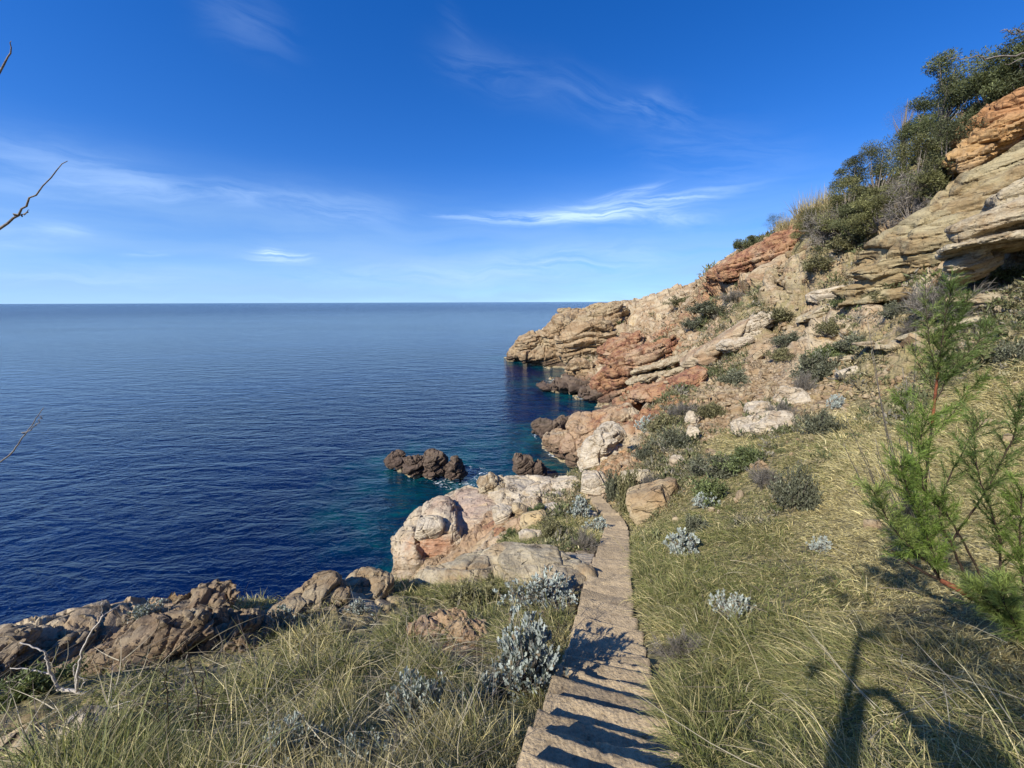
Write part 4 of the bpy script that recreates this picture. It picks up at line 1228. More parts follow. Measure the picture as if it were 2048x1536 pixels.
def leaves(g, pos, dirs, ln, wd, col, curl=.2):
    """pointed-oval leaves, two quads each"""
    n = len(pos)
    side = np.cross(dirs, unit(n)); side /= np.linalg.norm(side, axis=1, keepdims=True) + 1e-9
    up = np.cross(side, dirs)
    a = pos; b = pos + dirs * (ln * .5)[:, None] + up * (ln * curl * .3)[:, None]; c = pos + dirs * ln[:, None]
    co = np.stack([a, b - side * (wd * .5)[:, None], c, b + side * (wd * .5)[:, None]], 1)
    q = (np.arange(n) * 4)[:, None] + np.array([[0, 1, 2, 3]])
    g.add(co.reshape(-1, 3), q, None, np.repeat(col, 4, 0))


def lobed(g, pos, dirs, ln, col):
    """felted silver leaves with blunt lobes"""
    n = len(pos)
    side = np.cross(dirs, unit(n)); side /= np.linalg.norm(side, axis=1, keepdims=True) + 1e-9
    up = np.cross(side, dirs)
    prof = [(0, .05), (.25, .16), (.36, .10), (.55, .30), (.66, .15), (.85, .24), (1.0, .06)]
    co = []
    for s, w in prof:
        c = pos + dirs * (ln * s)[:, None] + up * (ln * .22 * s * s)[:, None]
        co += [c - side * (ln * w)[:, None], c + side * (ln * w)[:, None]]
    co = np.stack(co, 1)
    k = len(prof)
    q = np.concatenate([(np.arange(n) * 2 * k)[:, None] + np.array([[2 * i, 2 * i + 1, 2 * i + 3, 2 * i + 2]]) for i in range(k - 1)])
    g.add(co.reshape(-1, 3), q, None, np.repeat(col, 2 * k, 0))


def shrub_meshes(kind, seed, n=1.0):
    """unit-sized bush: returns (foliage mesh, stems mesh); radius about 1, height about 1"""
    global RNG
    keep, RNG = RNG, np.random.default_rng(seed)
    fo, st = Geo(), Geo()
    nt = int({'silver': 150, 'dark': 70, 'green': 70, 'olive': 70, 'grey': 90}[kind] * n)
    for i in range(nt):
        a = RNG.uniform(0, 2 * math.pi); e = math.asin(RNG.uniform(.02, 1)); rr = RNG.uniform(.40, 1.0)
        lump = 1 + .30 * math.sin(a * 2 + seed) + .25 * math.sin(a * 3 + 2 * seed)
        tip = np.array([math.cos(a) * math.cos(e) * rr * lump, math.sin(a) * math.cos(e) * rr * lump, (.12 + .85 * math.sin(e)) * rr])
        root = np.array([math.cos(a), math.sin(a), 0]) * RNG.uniform(0, .25)
        mid = (root + tip) / 2 + np.array([0, 0, -.05]) + RNG.normal(0, .05, 3)
        s = np.linspace(0, 1, 6)[:, None]
        pts = (1 - s) ** 2 * root + 2 * s * (1 - s) * mid + s ** 2 * tip
        rad = .014 if kind != 'grey' else .011
        st.tube(pts, rad, rad * .4, 4, None, False)
        d0 = tip - mid; d0 /= np.linalg.norm(d0)
        if kind == 'silver':
            m = 13
            p = np.repeat(tip[None], m, 0) - d0 * RNG.uniform(0, .13, (m, 1))
            d = d0 * .8 + unit(m) * .9 + np.array([0, 0, .35]); d /= np.linalg.norm(d, axis=1, keepdims=True)
            col = np.array([.40, .44, .405]) * np.exp(RNG.normal(0, .14, (m, 1))) * RNG.uniform(.75, 1.15)
            col[RNG.random(m) < .12] = (.22, .17, .11)
            lobed(fo, p, d, RNG.uniform(.08, .165, m) * (.75 if n > 1.5 else 1.), col)
        elif kind == 'grey':
            m = 26
            k = RNG.uniform(.45, 1, (m, 1))
            p = root + (tip - root) * k + RNG.normal(0, .03, (m, 3))
            d = d0 + unit(m) * .8; d /= np.linalg.norm(d, axis=1, keepdims=True)
            col = np.array([.20, .18, .155]) * np.exp(RNG.normal(0, .25, (m, 1)))
            co, q, t, c = ribbons(p, d, RNG.uniform(.15, .4, m), np.full(m, .016), RNG.uniform(-.1, .3, m), col, 2)
            fo.add(co, q, t, c)
        else:
            m = 60
            k = RNG.uniform(.5, 1.05, (m, 1)) ** .7
            p = root + (tip - root) * k + RNG.normal(0, .07, (m, 3))
            d = d0 * .6 + unit(m); d /= np.linalg.norm(d, axis=1, keepdims=True)
            c0 = {'dark': (.135, .14, .092), 'green': (.12, .145, .058), 'olive': (.16, .15, .075)}[kind]
            col = np.array(c0) * np.exp(RNG.normal(0, .30, (m, 1))) * RNG.uniform(.75, 1.3)
            leaves(fo, p, d, RNG.uniform(.09, .17, m), RNG.uniform(.035, .06, m), col)
    f, s_ = fo.build('foliage'), st.build('stems')
    f.materials.append(M_SILVER if kind == 'silver' else M_LEAF); s_.materials.append(M_TWIG)
    RNG = keep
    return f, s_


PROTO = {k: [shrub_meshes(k, 100 + 7 * i + 31 * j) for i in range(3)] for j, k in enumerate(('dark', 'green', 'olive', 'grey', 'silver'))}
PROTO['big_silver'] = [shrub_meshes('silver', 300 + i, 1.9) for i in range(2)]
SHRUB_N = [0]


def shrub(name, px, py, wpx, hpx, kind, label, cat='shrub', group=None, Y=None):
    """px, py: where it meets the ground, middle of its foot"""
    p = hit(px, py) if Y is None else P(px, py, Y)
    m = mpp(p)
    i = SHRUB_N[0]; SHRUB_N[0] += 1
    f, s = PROTO[kind][i % len(PROTO[kind])]
    root = link(name, None, label=label, cat=cat, group=group, loc=p + np.array([0, 0, -.03]))
    root.rotation_euler = (0, 0, i * 2.4)
    root.scale = (wpx * m / 2, wpx * m / 2, hpx * m * 1.1)
    link('foliage', f, None, root); link('stems', s, None, root)
    SHR.append((p[0], p[1], wpx * m / 2))
    return root


SIL = 'silver leaved bushes'
for px, py, w, h, lab in (
        (1052, 1372, 190, 150, 'largest silver leaved bush, leaning over the left side of the near stair'),
        (1078, 1215, 150, 66, 'broad silver leaved bush below the pale ledge left of the stair'),
        (838, 1455, 130, 130, 'silver leaved bush among tall grass below the reddish stone bank'),
        (848, 1400, 60, 50, 'small silver leaved bush just behind the one in tall grass'),
        (575, 1545, 150, 110, 'silver leaved bush cut by the lower edge, left of the stair'),
        (715, 1548, 110, 90, 'smaller silver leaved bush at the lower edge, between the larger one and the stair'),
        (562, 1252, 58, 44, 'small silver bush in the notch right of the long rim outcrop'),
        (716, 1225, 50, 26, 'low silver bush in grass below the highest rim boulder'),
        (290, 1236, 60, 34, 'small silver tuft growing on top of the long rim outcrop')):
    shrub('silver_bush', px, py, w, h, 'big_silver' if w > 120 else 'silver', lab, group=SIL)
for px, py, w, h, lab in (
        (1368, 1108, 78, 50, 'white-silver bush on the grass slope right of the middle of the stair'),
        (1642, 1100, 46, 30, 'tiny white-silver bush alone in matted grass near the tamarisk'),
        (1468, 1232, 72, 52, 'white-silver bush on the grass slope below the lone tiny one'),
        (1410, 1012, 50, 30, 'silver bush in front of the dark green bush above the lower path'),
        (1160, 1032, 52, 40, 'silver bush at the bend of the path opposite the big tan boulder'),
        (1196, 1062, 48, 28, 'low silver bush touching the left side of the far stair end'),
        (1292, 862, 40, 32, 'blue-silver bush on the orange soil above the whitish outcrop'),
        (1240, 876, 44, 24, 'silver cushion growing on the crown of the whitish outcrop'),
        (1672, 818, 34, 30, 'small silver bush in grass left of the bare dead stems'),
        (1210, 1080, 30, 26, 'small silver tuft beside the stair just below its far end')):
    shrub('silver_bush', px, py, w, h, 'silver', lab, group=SIL)
LOW = 'low bushes on the slope'
for px, py, w, h, k, lab in (
        (1590, 1018, 84, 84, 'dark', 'rounded dark green bush standing out from the dry grass'),
        (1420, 1005, 90, 50, 'green', 'dark green bush behind the silver one above the lower path'),
        (1530, 968, 70, 40, 'grey', 'grey twiggy bush left of the rounded dark green one'),
        (1490, 935, 100, 46, 'green', 'wide green bush on the crest of the grass slope'),
        (1440, 950, 90, 40, 'dark', 'grey-green bush beside the wide green one on the crest'),
        (1640, 868, 70, 54, 'dark', 'dark bush in dry grass right of the stacked-block outcrop'),
        (1562, 842, 66, 44, 'grey', 'purplish grey twiggy bush against the stacked-block outcrop'),
        (1630, 758, 84, 54, 'dark', 'dark grey-green bush above the orange bare patch'),
        (1605, 782, 50, 40, 'grey', 'grey twiggy bush at the edge of the orange bare patch'),
        (1660, 720, 70, 34, 'green', 'green bush left of the thin grey flagstone'),
        (1710, 700, 80, 30, 'dark', 'low dark bush above the thin grey flagstone'),
        (1790, 634, 60, 34, 'dark', 'dark bush alone on the ledges below the bedded cliff'),
        (1765, 602, 70, 26, 'olive', 'olive bush at the foot of the bedded cliff'),
        (1690, 608, 50, 26, 'green', 'small green bush beside the smooth pale boulder'),
        (1660, 668, 60, 30, 'olive', 'olive bush on rubble under the tilted grey slabs'),
        (1880, 636, 150, 84, 'grey', 'large grey twiggy bush in front of the bedded pale rock'),
        (1830, 668, 60, 34, 'grey', 'smaller grey twiggy bush below the large one'),
        (1905, 604, 60, 30, 'olive', 'olive bush under the mouth of the dark cave'),
        (2010, 566, 90, 34, 'green', 'green bush under the right part of the dark cave'),
        (1960, 570, 60, 28, 'grey', 'grey bush between two green ones under the dark cave'),
        (2025, 720, 70, 40, 'dark', 'dark bush in grass at the right edge below the ledges'),
        (1960, 730, 90, 30, 'olive', 'olive bush in grass behind the upright tamarisk stem'),
        (1255, 1018, 60, 90, 'olive', 'tall olive-brown bush against the path at its bend'),
        (1225, 1000, 46, 66, 'dark', 'dark bush on the uphill side of the path bend'),
        (1300, 985, 60, 40, 'grey', 'grey bush growing behind the big tan boulder'),
        (1345, 900, 70, 44, 'dark', 'dark bush in the middle of the orange soil patch'),
        (1290, 920, 50, 34, 'dark', 'dark bush on the orange soil above the tilted grey slab'),
        (1330, 865, 80, 40, 'olive', 'olive bush right of the blue-silver one'),
        (1365, 835, 80, 34, 'grey', 'grey bush on the rubble under the rust red ledge'),
        (1420, 832, 60, 30, 'olive', 'olive bush on rubble left of the stacked-block outcrop'),
        (1395, 950, 40, 40, 'dark', 'small dark bush beside the pale stone in the orange soil'),
        (1470, 770, 70, 30, 'dark', 'dark bush on rubble right of the low red hollow'),
        (1560, 720, 60, 26, 'olive', 'olive bush on rubble below the cream ridge'),
        (1580, 690, 70, 26, 'dark', 'dark bush on rubble right of the cream ridge'),
        (1550, 640, 80, 26, 'olive', 'olive bush in the dry grass strip under the yellow boulder'),
        (1420, 625, 90, 24, 'dark', 'dark bush high on the slope left of the yellow boulder'),
        (1390, 655, 60, 20, 'dark', 'dark bush above the smooth brown slab'),
        (1365, 610, 60, 18, 'olive', 'olive bush near the skyline left of the dark red crag'),
        (1470, 600, 60, 22, 'grey', 'grey bush below the left end of the dark red crag'),
        (1325, 690, 50, 18, 'olive', 'olive bush on the rocks above the layered ledges'),
        (1640, 540, 90, 30, 'olive', 'olive bush right of the yellow boulder'),
        (1700, 500, 90, 34, 'olive', 'olive bush on dry ground below the ridge trees'),
        (1670, 470, 110, 44, 'grey', 'grey bush at the right shoulder of the dark red crag'),
        (1170, 1100, 60, 50, 'grey', 'brownish grey bush along the left edge of the stair middle'),
        (1110, 1075, 80, 36, 'olive', 'olive bush on the grass tongue left of the far stair'),
        (1020, 1082, 40, 30, 'green', 'small green bush between stones on the shore slab'),
        (1080, 1030, 40, 24, 'green', 'small green bush by the half buried tan stone'),
        (1370, 1320, 110, 66, 'grey', 'dark grey dead bush in grass right of the near stair'),
        (1390, 1065, 60, 36, 'dark', 'dark bush just above the white-silver one by the stair'),
        (950, 1220, 120, 60, 'olive', 'olive bush behind the reddish stone bank'),
        (690, 1265, 40, 30, 'grey', 'grey bush left of the reddish stone bank'),
        (460, 1250, 50, 36, 'green', 'small green bush at the right end of the long rim outcrop'),
        (70, 1390, 120, 60, 'green', 'green leafy bush left of the bleached branch'),
        (880, 545, 1, 1, 'dark', '')):
    if lab:
        shrub('low_bush' if k != 'grey' else 'twiggy_bush', px, py, w, h, k, lab, group=LOW)


# ------------------------------------------------------------------ dead wood and bare stems
def curve_pts(pts, n=14, jit=0.0):
    pts = np.asarray(pts, float); s = np.linspace(0, len(pts) - 1, n)
    out = np.empty((n, 3))
    for i, u in enumerate(s):
        k = min(int(u), len(pts) - 2); t = u - k
        p0 = pts[max(k - 1, 0)]; p1 = pts[k]; p2 = pts[k + 1]; p3 = pts[min(k + 2, len(pts) - 1)]
        out[i] = .5 * (2 * p1 + (p2 - p0) * t + (2 * p0 - 5 * p1 + 4 * p2 - p3) * t * t + (3 * p1 - p0 - 3 * p2 + p3) * t ** 3)
    if jit:
        out[1:-1] += RNG.normal(0, jit, (n - 2, 3))
    return out


def stem_thing(name, label, cat, base, paths, mat, group=None):
    root = link(name, None, label=label, cat=cat, group=group, loc=base)
    for pts, r0, r1 in paths:
        g = Geo(); g.tube(curve_pts(pts, 5 * len(pts), .004) - np.asarray(base), r0, r1, 6)
        me = g.build('stem'); link('stem', me, mat, root)
    return root


def pz(lst, Y):
    return [P(a, b, Y + (c[0] if c else 0)) for a, b, *c in lst]


b0 = hit(155, 1390); Yb = b0[1]; SHR.append((b0[0], b0[1], .55))
stem_thing('dead_branch', 'bleached forked branch lying on the grass at the left with two raised arms', 'dead branch', b0, [
    (pz([(215, 1392), (155, 1384), (115, 1378)], Yb), .013, .016),
    (pz([(155, 1384), (158, 1330), (172, 1285), (205, 1235), (244, 1208, .15)], Yb), .013, .004),
    (pz([(120, 1380), (100, 1345), (92, 1312), (80, 1298), (40, 1285)], Yb), .013, .004),
    (pz([(100, 1348), (60, 1340), (20, 1336)], Yb), .008, .003),
    (pz([(205, 1235), (203, 1212), (204, 1200)], Yb), .004, .002),
    (pz([(152, 1372), (148, 1340), (150, 1328)], Yb), .006, .004),
    (pz([(160, 1378), (170, 1362), (158, 1352)], Yb), .006, .003)], M_BLEACH)

b1 = hit(330, 1420); SHR.append((b1[0], b1[1], .36))
pp = []
for i in range(34):
    a, b = RNG.uniform(250, 430), RNG.uniform(1345, 1430)
    an = RNG.normal(.35, .5); L = RNG.uniform(40, 130)
    Yq = hit(a, b)[1] - RNG.uniform(.0, .12)
    pp.append((pz([(a - L * math.cos(an) / 2, b + L * math.sin(an) / 2, -.05), (a, b - 6), (a + L * math.cos(an) / 2, b - L * math.sin(an) / 2, .08)], Yq), .0045, .0018))
stem_thing('brushwood', 'heap of dry grey twigs in the grass right of the bleached branch', 'brushwood', b1, pp, M_TWIG)

for base, tips, lab in (((350, 1536), ((370, 1275), (330, 1330), (410, 1340), (290, 1400), (425, 1400)), 'tall dark dead stalks rising at the lower left'),
                        ((1075, 1300), ((1045, 1120), (1085, 1140), (1110, 1190), (1030, 1180), (1120, 1240)), 'thin brown bare stalks rising behind the largest silver bush'),
                        ((240, 1540), ((165, 1420), (225, 1440), (280, 1465)), 'short dark dead stalks beside the taller ones at the lower left')):
    b = hit(*base) if base[1] < 1530 else P(base[0], base[1] + 20, hit(base[0], 1530)[1])
    pp = []
    for k, (tx, ty) in enumerate(tips):
        s0 = b + RNG.normal(0, .04, 3) * np.array([1, 1, .2]); e = P(tx, ty, b[1] + RNG.uniform(-.1, .2)); md = (s0 + e) / 2 + RNG.normal(0, .03, 3)
        pp.append(([s0, md, e], .0042, .0016))
        for j in range(3):
            u = RNG.uniform(.45, .9); q = s0 + (e - s0) * u
            pp.append(([q, q + (e - s0) * .12 + RNG.normal(0, .03, 3), q + (e - s0) * .2 + RNG.normal(0, .06, 3)], .002, .001))
    stem_thing('dead_stalks', lab, 'dead plant', b, pp, M_BARK, 'clumps of bare dead stalks')

# straw coloured stems lying over the grass
for pts, lab in (([(600, 1425), (560, 1440), (520, 1450), (480, 1446)], 'pale curved dry stem lying over the grass below the brushwood'),
                 ([(820, 1392), (870, 1378), (930, 1385)], 'pale dry stem lying across grass left of the largest silver bush'),
                 ([(20, 1520), (120, 1470), (200, 1425), (270, 1400)], 'long pale dry cane lying over the lower left corner')):
    y0 = hit(*pts[len(pts) // 2])[1] - .22
    b = P(*pts[0], y0)
    stem_thing('dry_cane_stalk', lab, 'dry stem', b, [(pz(pts, y0), .004, .002)], M_BLEACH, 'dry stems lying on the grass')

b3 = hit(1860, 1120)
pp = []
for k in range(46):
    tx = RNG.uniform(1640, 1850); ty = RNG.uniform(640, 960) + abs(tx - 1745) * .8
    s0 = b3 + RNG.normal(0, .06, 3) * np.array([1, 1, .1]); e = P(tx, ty, 3.9 + RNG.uniform(-.3, .4))
    md = (s0 + e) / 2 + np.array([-.10, 0, -.05]) + RNG.normal(0, .05, 3)
    k2 = RNG.uniform(.35, 1.0)
    e = s0 + (e - s0) * k2
    pp.append(([s0, (s0 + e) / 2 + (md - (s0 + e) / 2) * k2 * .6, e], .0065, .0026))
    if RNG.random() < .5:
        q = s0 + (e - s0) * .75
        pp.append(([q, q + (e - s0) * .12 + RNG.normal(0, .02, 3), q + (e - s0) * .25 + RNG.normal(0, .05, 3)], .0024, .0012))
for tx, ty in ((1735, 640), (1742, 700), (1832, 655), (1690, 830)):
    e = P(tx, ty, 3.8); pp.append(([b3, b3 + (e - b3) * .4 + np.array([-.14, 0, 0]), e], .008, .002))
stem_thing('bare_shrub', 'bare grey shrub of thin upright dead stems left of the tamarisk', 'dead shrub', b3, pp[:95], M_TWIG)

ground_cover()
# ------------------------------------------------------------------ tamarisk at the right
def feathers(g, pts, start, n_side, ln0, ln1, col, needle=.048, dens=75, up=.55, width=.0030):
    """side sprays of fine needles along a stem; returns twig paths"""
    twigs = []
    seg = np.asarray(pts)
    L = len(seg)
    n_side = int(n_side * 1.85)
    for k in range(n_side):
        u = start + (1 - start) * (k + RNG.random()) / n_side
        f = u * (L - 1); i = min(int(f), L - 2); p = seg[i] + (seg[i + 1] - seg[i]) * (f - i)
        d = seg[i + 1] - seg[i]; d /= np.linalg.norm(d)
        s = unit(1)[0]; s -= d * s.dot(d); s /= np.linalg.norm(s)
        w = d * .75 + s * .85 + np.array([0, 0, up]); w /= np.linalg.norm(w)
        l = (ln0 + (ln1 - ln0) * u) * RNG.uniform(.6, 1.2)
        bend = RNG.normal(0, .12, 3)
        tp = np.array([p + w * l * t + bend * l * t * t + np.array([0, 0, -.10 * l * t * t]) for t in np.linspace(0, 1, 6)])
        twigs.append(tp)
        m = int(1.05 * dens * l / .3)
        t = RNG.uniform(.02, .92, m) * 5; ii = np.minimum(t.astype(int), 4)
        q = tp[ii] + (tp[ii + 1] - tp[ii]) * (t - ii)[:, None]
        dd = (tp[ii + 1] - tp[ii]); dd /= np.linalg.norm(dd, axis=1, keepdims=True)
        dn = dd * .85 + unit(m) * .62; dn /= np.linalg.norm(dn, axis=1, keepdims=True)
        c = np.asarray(col) * np.exp(RNG.normal(0, .25, (m, 1))) * RNG.uniform(.75, 1.25)
        co, qq, tt, cc = ribbons(q, dn, needle * RNG.uniform(.7, 1.8, m), np.full(m, width), RNG.uniform(-.1, .3, m), c * .85, 2, c * 1.15)
        g.add(co, qq, tt, cc)
    return twigs


def tamarisk(name, label, base, stems, red_parts=()):
    root = link(name, None, label=label, cat='shrub', group='tamarisks at the right edge', loc=base)
    fo, tw = Geo(), Geo()
    for pts, r0, r1, feat in stems:
        c = curve_pts(pts, 6 * len(pts), .003)
        g = Geo(); g.tube(c - base, r0 * .8, r1 * .7, 7)
        link('branch', g.build('branch'), M_BARK, root)
        if feat:
            st, n, l0, l1, col, dens = feat
            for t in feathers(fo, c - base, st, n, l0, l1, col, dens=dens):
                tw.tube(t, .0022, .0008, 4, None, False)
    for pts, r0, r1 in red_parts:
        g = Geo(); g.tube(curve_pts(pts, 10) - base, r0, r1, 8); link('branch', g.build('branch'), M_REDBARK, root, label='orange red peeled length of branch')
    link('foliage', fo.build('foliage'), M_NEEDLE, root)
    link('twigs', tw.build('twigs'), M_BARK, root)
    return root


GRN, DGR, YGR = (.175, .25, .052), (.125, .18, .048), (.25, .31, .085)
bt = P(2085, 1345, 2.35)
tamarisk('tamarisk', 'green feathery tamarisk at the right edge with a dark forked branch reaching left', bt, [
    (pz([(2085, 1345, -.5), (1985, 1228, -.1), (1935, 1190, 0), (1880, 1160, .1), (1830, 1135, .15), (1783, 1100, .15)], 3.0), .026, .011, None),
    (pz([(1880, 1160, .1), (1860, 1128, .12), (1835, 1112, .12), (1815, 1090, .1)], 3.0), .014, .006, (.5, 16, .22, .2, GRN, 90)),
    (pz([(1880, 1160, .1), (1868, 1120), (1850, 1060), (1815, 980), (1800, 930)], 3.05), .012, .003, (.15, 40, .30, .20, GRN, 110)),
    (pz([(1865, 1130, .1), (1810, 1085), (1770, 1030), (1745, 980)], 3.0), .008, .002, (.2, 30, .24, .16, YGR, 100)),
    (pz([(1935, 1190), (1925, 1140), (1900, 1085), (1880, 1030), (1895, 960), (1940, 880), (1960, 850)], 3.1), .013, .004, (.25, 26, .24, .2, DGR, 90)),
    (pz([(1985, 1228, -.1), (1950, 1130), (1900, 1040), (1850, 980), (1840, 900), (1855, 830)], 3.15), .013, .003, (.35, 34, .26, .22, GRN, 100)),
    (pz([(1900, 1085, .1), (1960, 1000), (2000, 930), (2030, 860), (2040, 800)], 3.1), .011, .003, (.3, 24, .25, .2, DGR, 85)),
    (pz([(1985, 1228, -.1), (2000, 1120), (1990, 1040), (1960, 960), (1950, 900)], 2.95), .012, .003, (.2, 26, .26, .2, DGR, 90)),
    (pz([(2085, 1345, -.4), (2050, 1200, -.1), (2040, 1080, 0), (2045, 980, 0)], 2.8), .014, .004, (.2, 34, .28, .22, GRN, 95)),
    (pz([(2085, 1345, -.35), (2030, 1260, -.2), (1990, 1215, -.2), (1955, 1180, -.15)], 2.6), .008, .003, (.15, 30, .20, .16, YGR, 130)),
    (pz([(2085, 1345, -.35), (2060, 1290, -.25), (2020, 1230, -.25), (2000, 1180, -.2)], 2.55), .008, .003, (.15, 30, .22, .16, YGR, 130)),
], [(pz([(1943, 1196, -.02), (1915, 1178, -.02), (1882, 1161, .07)], 2.98), .024, .021)])
bt2 = hit(1858, 1085)
tamarisk('tamarisk', 'slender upright tamarisk with a dark red stem behind the forked branch', bt2, [
    ([bt2] + pz([(1852, 980), (1862, 860), (1872, 780), (1878, 720), (1888, 650), (1902, 570)], 3.7), .016, .003, (.5, 40, .34, .18, DGR, 80)),
    (pz([(1872, 800), (1905, 740), (1950, 690), (1985, 655)], 3.7), .007, .002, (.15, 24, .22, .14, DGR, 85)),
    (pz([(1875, 770), (1862, 700), (1855, 650), (1850, 560)], 3.7), .006, .0015, (.15, 18, .2, .12, YGR, 70)),
    (pz([(1874, 790), (1845, 740), (1825, 700)], 3.7), .005, .0015, (.1, 12, .16, .1, YGR, 70)),
    (pz([(1880, 700), (1915, 650), (1935, 600)], 3.7), .005, .0015, (.1, 14, .2, .12, DGR, 80)),
    (pz([(1860, 880), (1895, 840), (1930, 790), (1960, 760)], 3.75), .006, .0015, (.1, 20, .22, .14, GRN, 90)),
    (pz([(1856, 930), (1830, 880), (1815, 830), (1800, 790)], 3.6), .006, .0015, (.1, 20, .22, .12, GRN, 90)),
], [(pz([(1864, 850), (1871, 785), (1876, 745)], 3.69), .0125, .009)])


# ------------------------------------------------------------------ trees of the ridge
def ridge_tree(name, label, px, top, bot, w, kind, cat='tree', group='trees and bushes on the ridge', Y=None):
    p = hit(px, bot) if Y is None else P(px, bot, Y)
    m = mpp(p)
    H = (bot - top) * m; W = w * m / 2
    root = link(name, None, label=label, cat=cat, group=group, loc=p + np.array([0, 0, -.3]))
    fo, st = Geo(), Geo()
    lean = np.array([-.10 * H, 0, 0])
    if kind in ('pine', 'rust'):
        trunk = curve_pts([(0, 0, 0), lean * .3 + RNG.normal(0, .05 * H, 3) * [1, 1, 0] + [0, 0, .4 * H], lean + [0, 0, .9 * H]], 12)
        st.tube(trunk, .035 * H + .03, .02, 6)
        ncl = 26
    else:
        trunk = None; ncl = 22
    ctr = []
    for i in range(ncl):
        u = RNG.random()
        if trunk is not None:
            zz = .35 + .65 * u; wr = (1 - .45 * abs(zz - .6) / .6)
        else:
            zz = .12 + .80 * u; wr = math.sqrt(max(0, 1 - (zz - .15) ** 2)) * 1.0
        a = RNG.uniform(0, 2 * math.pi); rr = math.sqrt(RNG.random()) * wr
        c = np.array([math.cos(a) * rr * W, math.sin(a) * rr * W * .8, zz * H]) + lean * zz
        ctr.append(c)
        b = trunk[min(11, int(zz * 9))] if trunk is not None else np.array([0, 0, .05 * H]) + c * [.15, .15, 0]
        lim = curve_pts([b, (b + c) / 2 + [0, 0, -.05 * H], c], 6)
        st.tube(lim, .012 * H + .012, .008, 4, None, False)
    for c in ctr:
        n = 520 if kind != 'bare' else 0
        s = (.13 * W + .085 * H) * RNG.uniform(.6, 1.3)
        c0 = {'pine': (.105, .12, .052), 'rust': (.20, .125, .07), 'bush': (.10, .108, .052), 'olive': (.15, .15, .062), 'straw': (.36, .30, .16), 'bare': (.2, .18, .15)}[kind]
        shade = RNG.uniform(.65, 1.5)
        if kind == 'rust' and RNG.random() < .4:
            c0 = (.07, .09, .035)
        if kind == 'straw':
            n = 60
            q = c + RNG.normal(0, s * .5, (n, 3)) * [1, 1, .2]; q[:, 2] = np.abs(RNG.normal(0, .1 * H, n))
            d = np.array([-.15, 0, 1]) + RNG.normal(0, .22, (n, 3)); d /= np.linalg.norm(d, axis=1, keepdims=True)
            col = np.array(c0) * np.exp(RNG.normal(0, .25, (n, 1)))
            co, qq, tt, cc = ribbons(q, d, H * RNG.uniform(.5, 1.1, n), np.full(n, .05), RNG.uniform(0, .5, n), col, 3)
            fo.add(co, qq, tt, cc); continue
        if kind == 'bare':
            n = 90
            q = c + RNG.normal(0, s * .4, (n, 3)); d = unit(n) + c / (np.linalg.norm(c) + .1) * .8; d /= np.linalg.norm(d, axis=1, keepdims=True)
            col = np.array((.25, .22, .19)) * np.exp(RNG.normal(0, .25, (n, 1)))
            co, qq, tt, cc = ribbons(q, d, RNG.uniform(.4, 1.3, n) * s, np.full(n, .03), RNG.uniform(-.2, .3, n), col, 2)
            fo.add(co, qq, tt, cc); continue
        v = unit(n) * (RNG.random((n, 1)) ** .45) * s * np.array([1.15, 1.15, .75])
        q = c + v
        d = v / (np.linalg.norm(v, axis=1, keepdims=True) + 1e-6) * .7 + unit(n) + np.array([0, 0, .5]); d /= np.linalg.norm(d, axis=1, keepdims=True)
        col = np.array(c0) * shade * np.exp(RNG.normal(0, .28, (n, 1)))
        leaves(fo, q, d, RNG.uniform(.09, .22, n), RNG.uniform(.03, .06, n), col)
    link('crown', fo.build('crown'), M_LEAF, root)
    link('trunk', st.build('trunk'), M_TWIG, root)
    return root


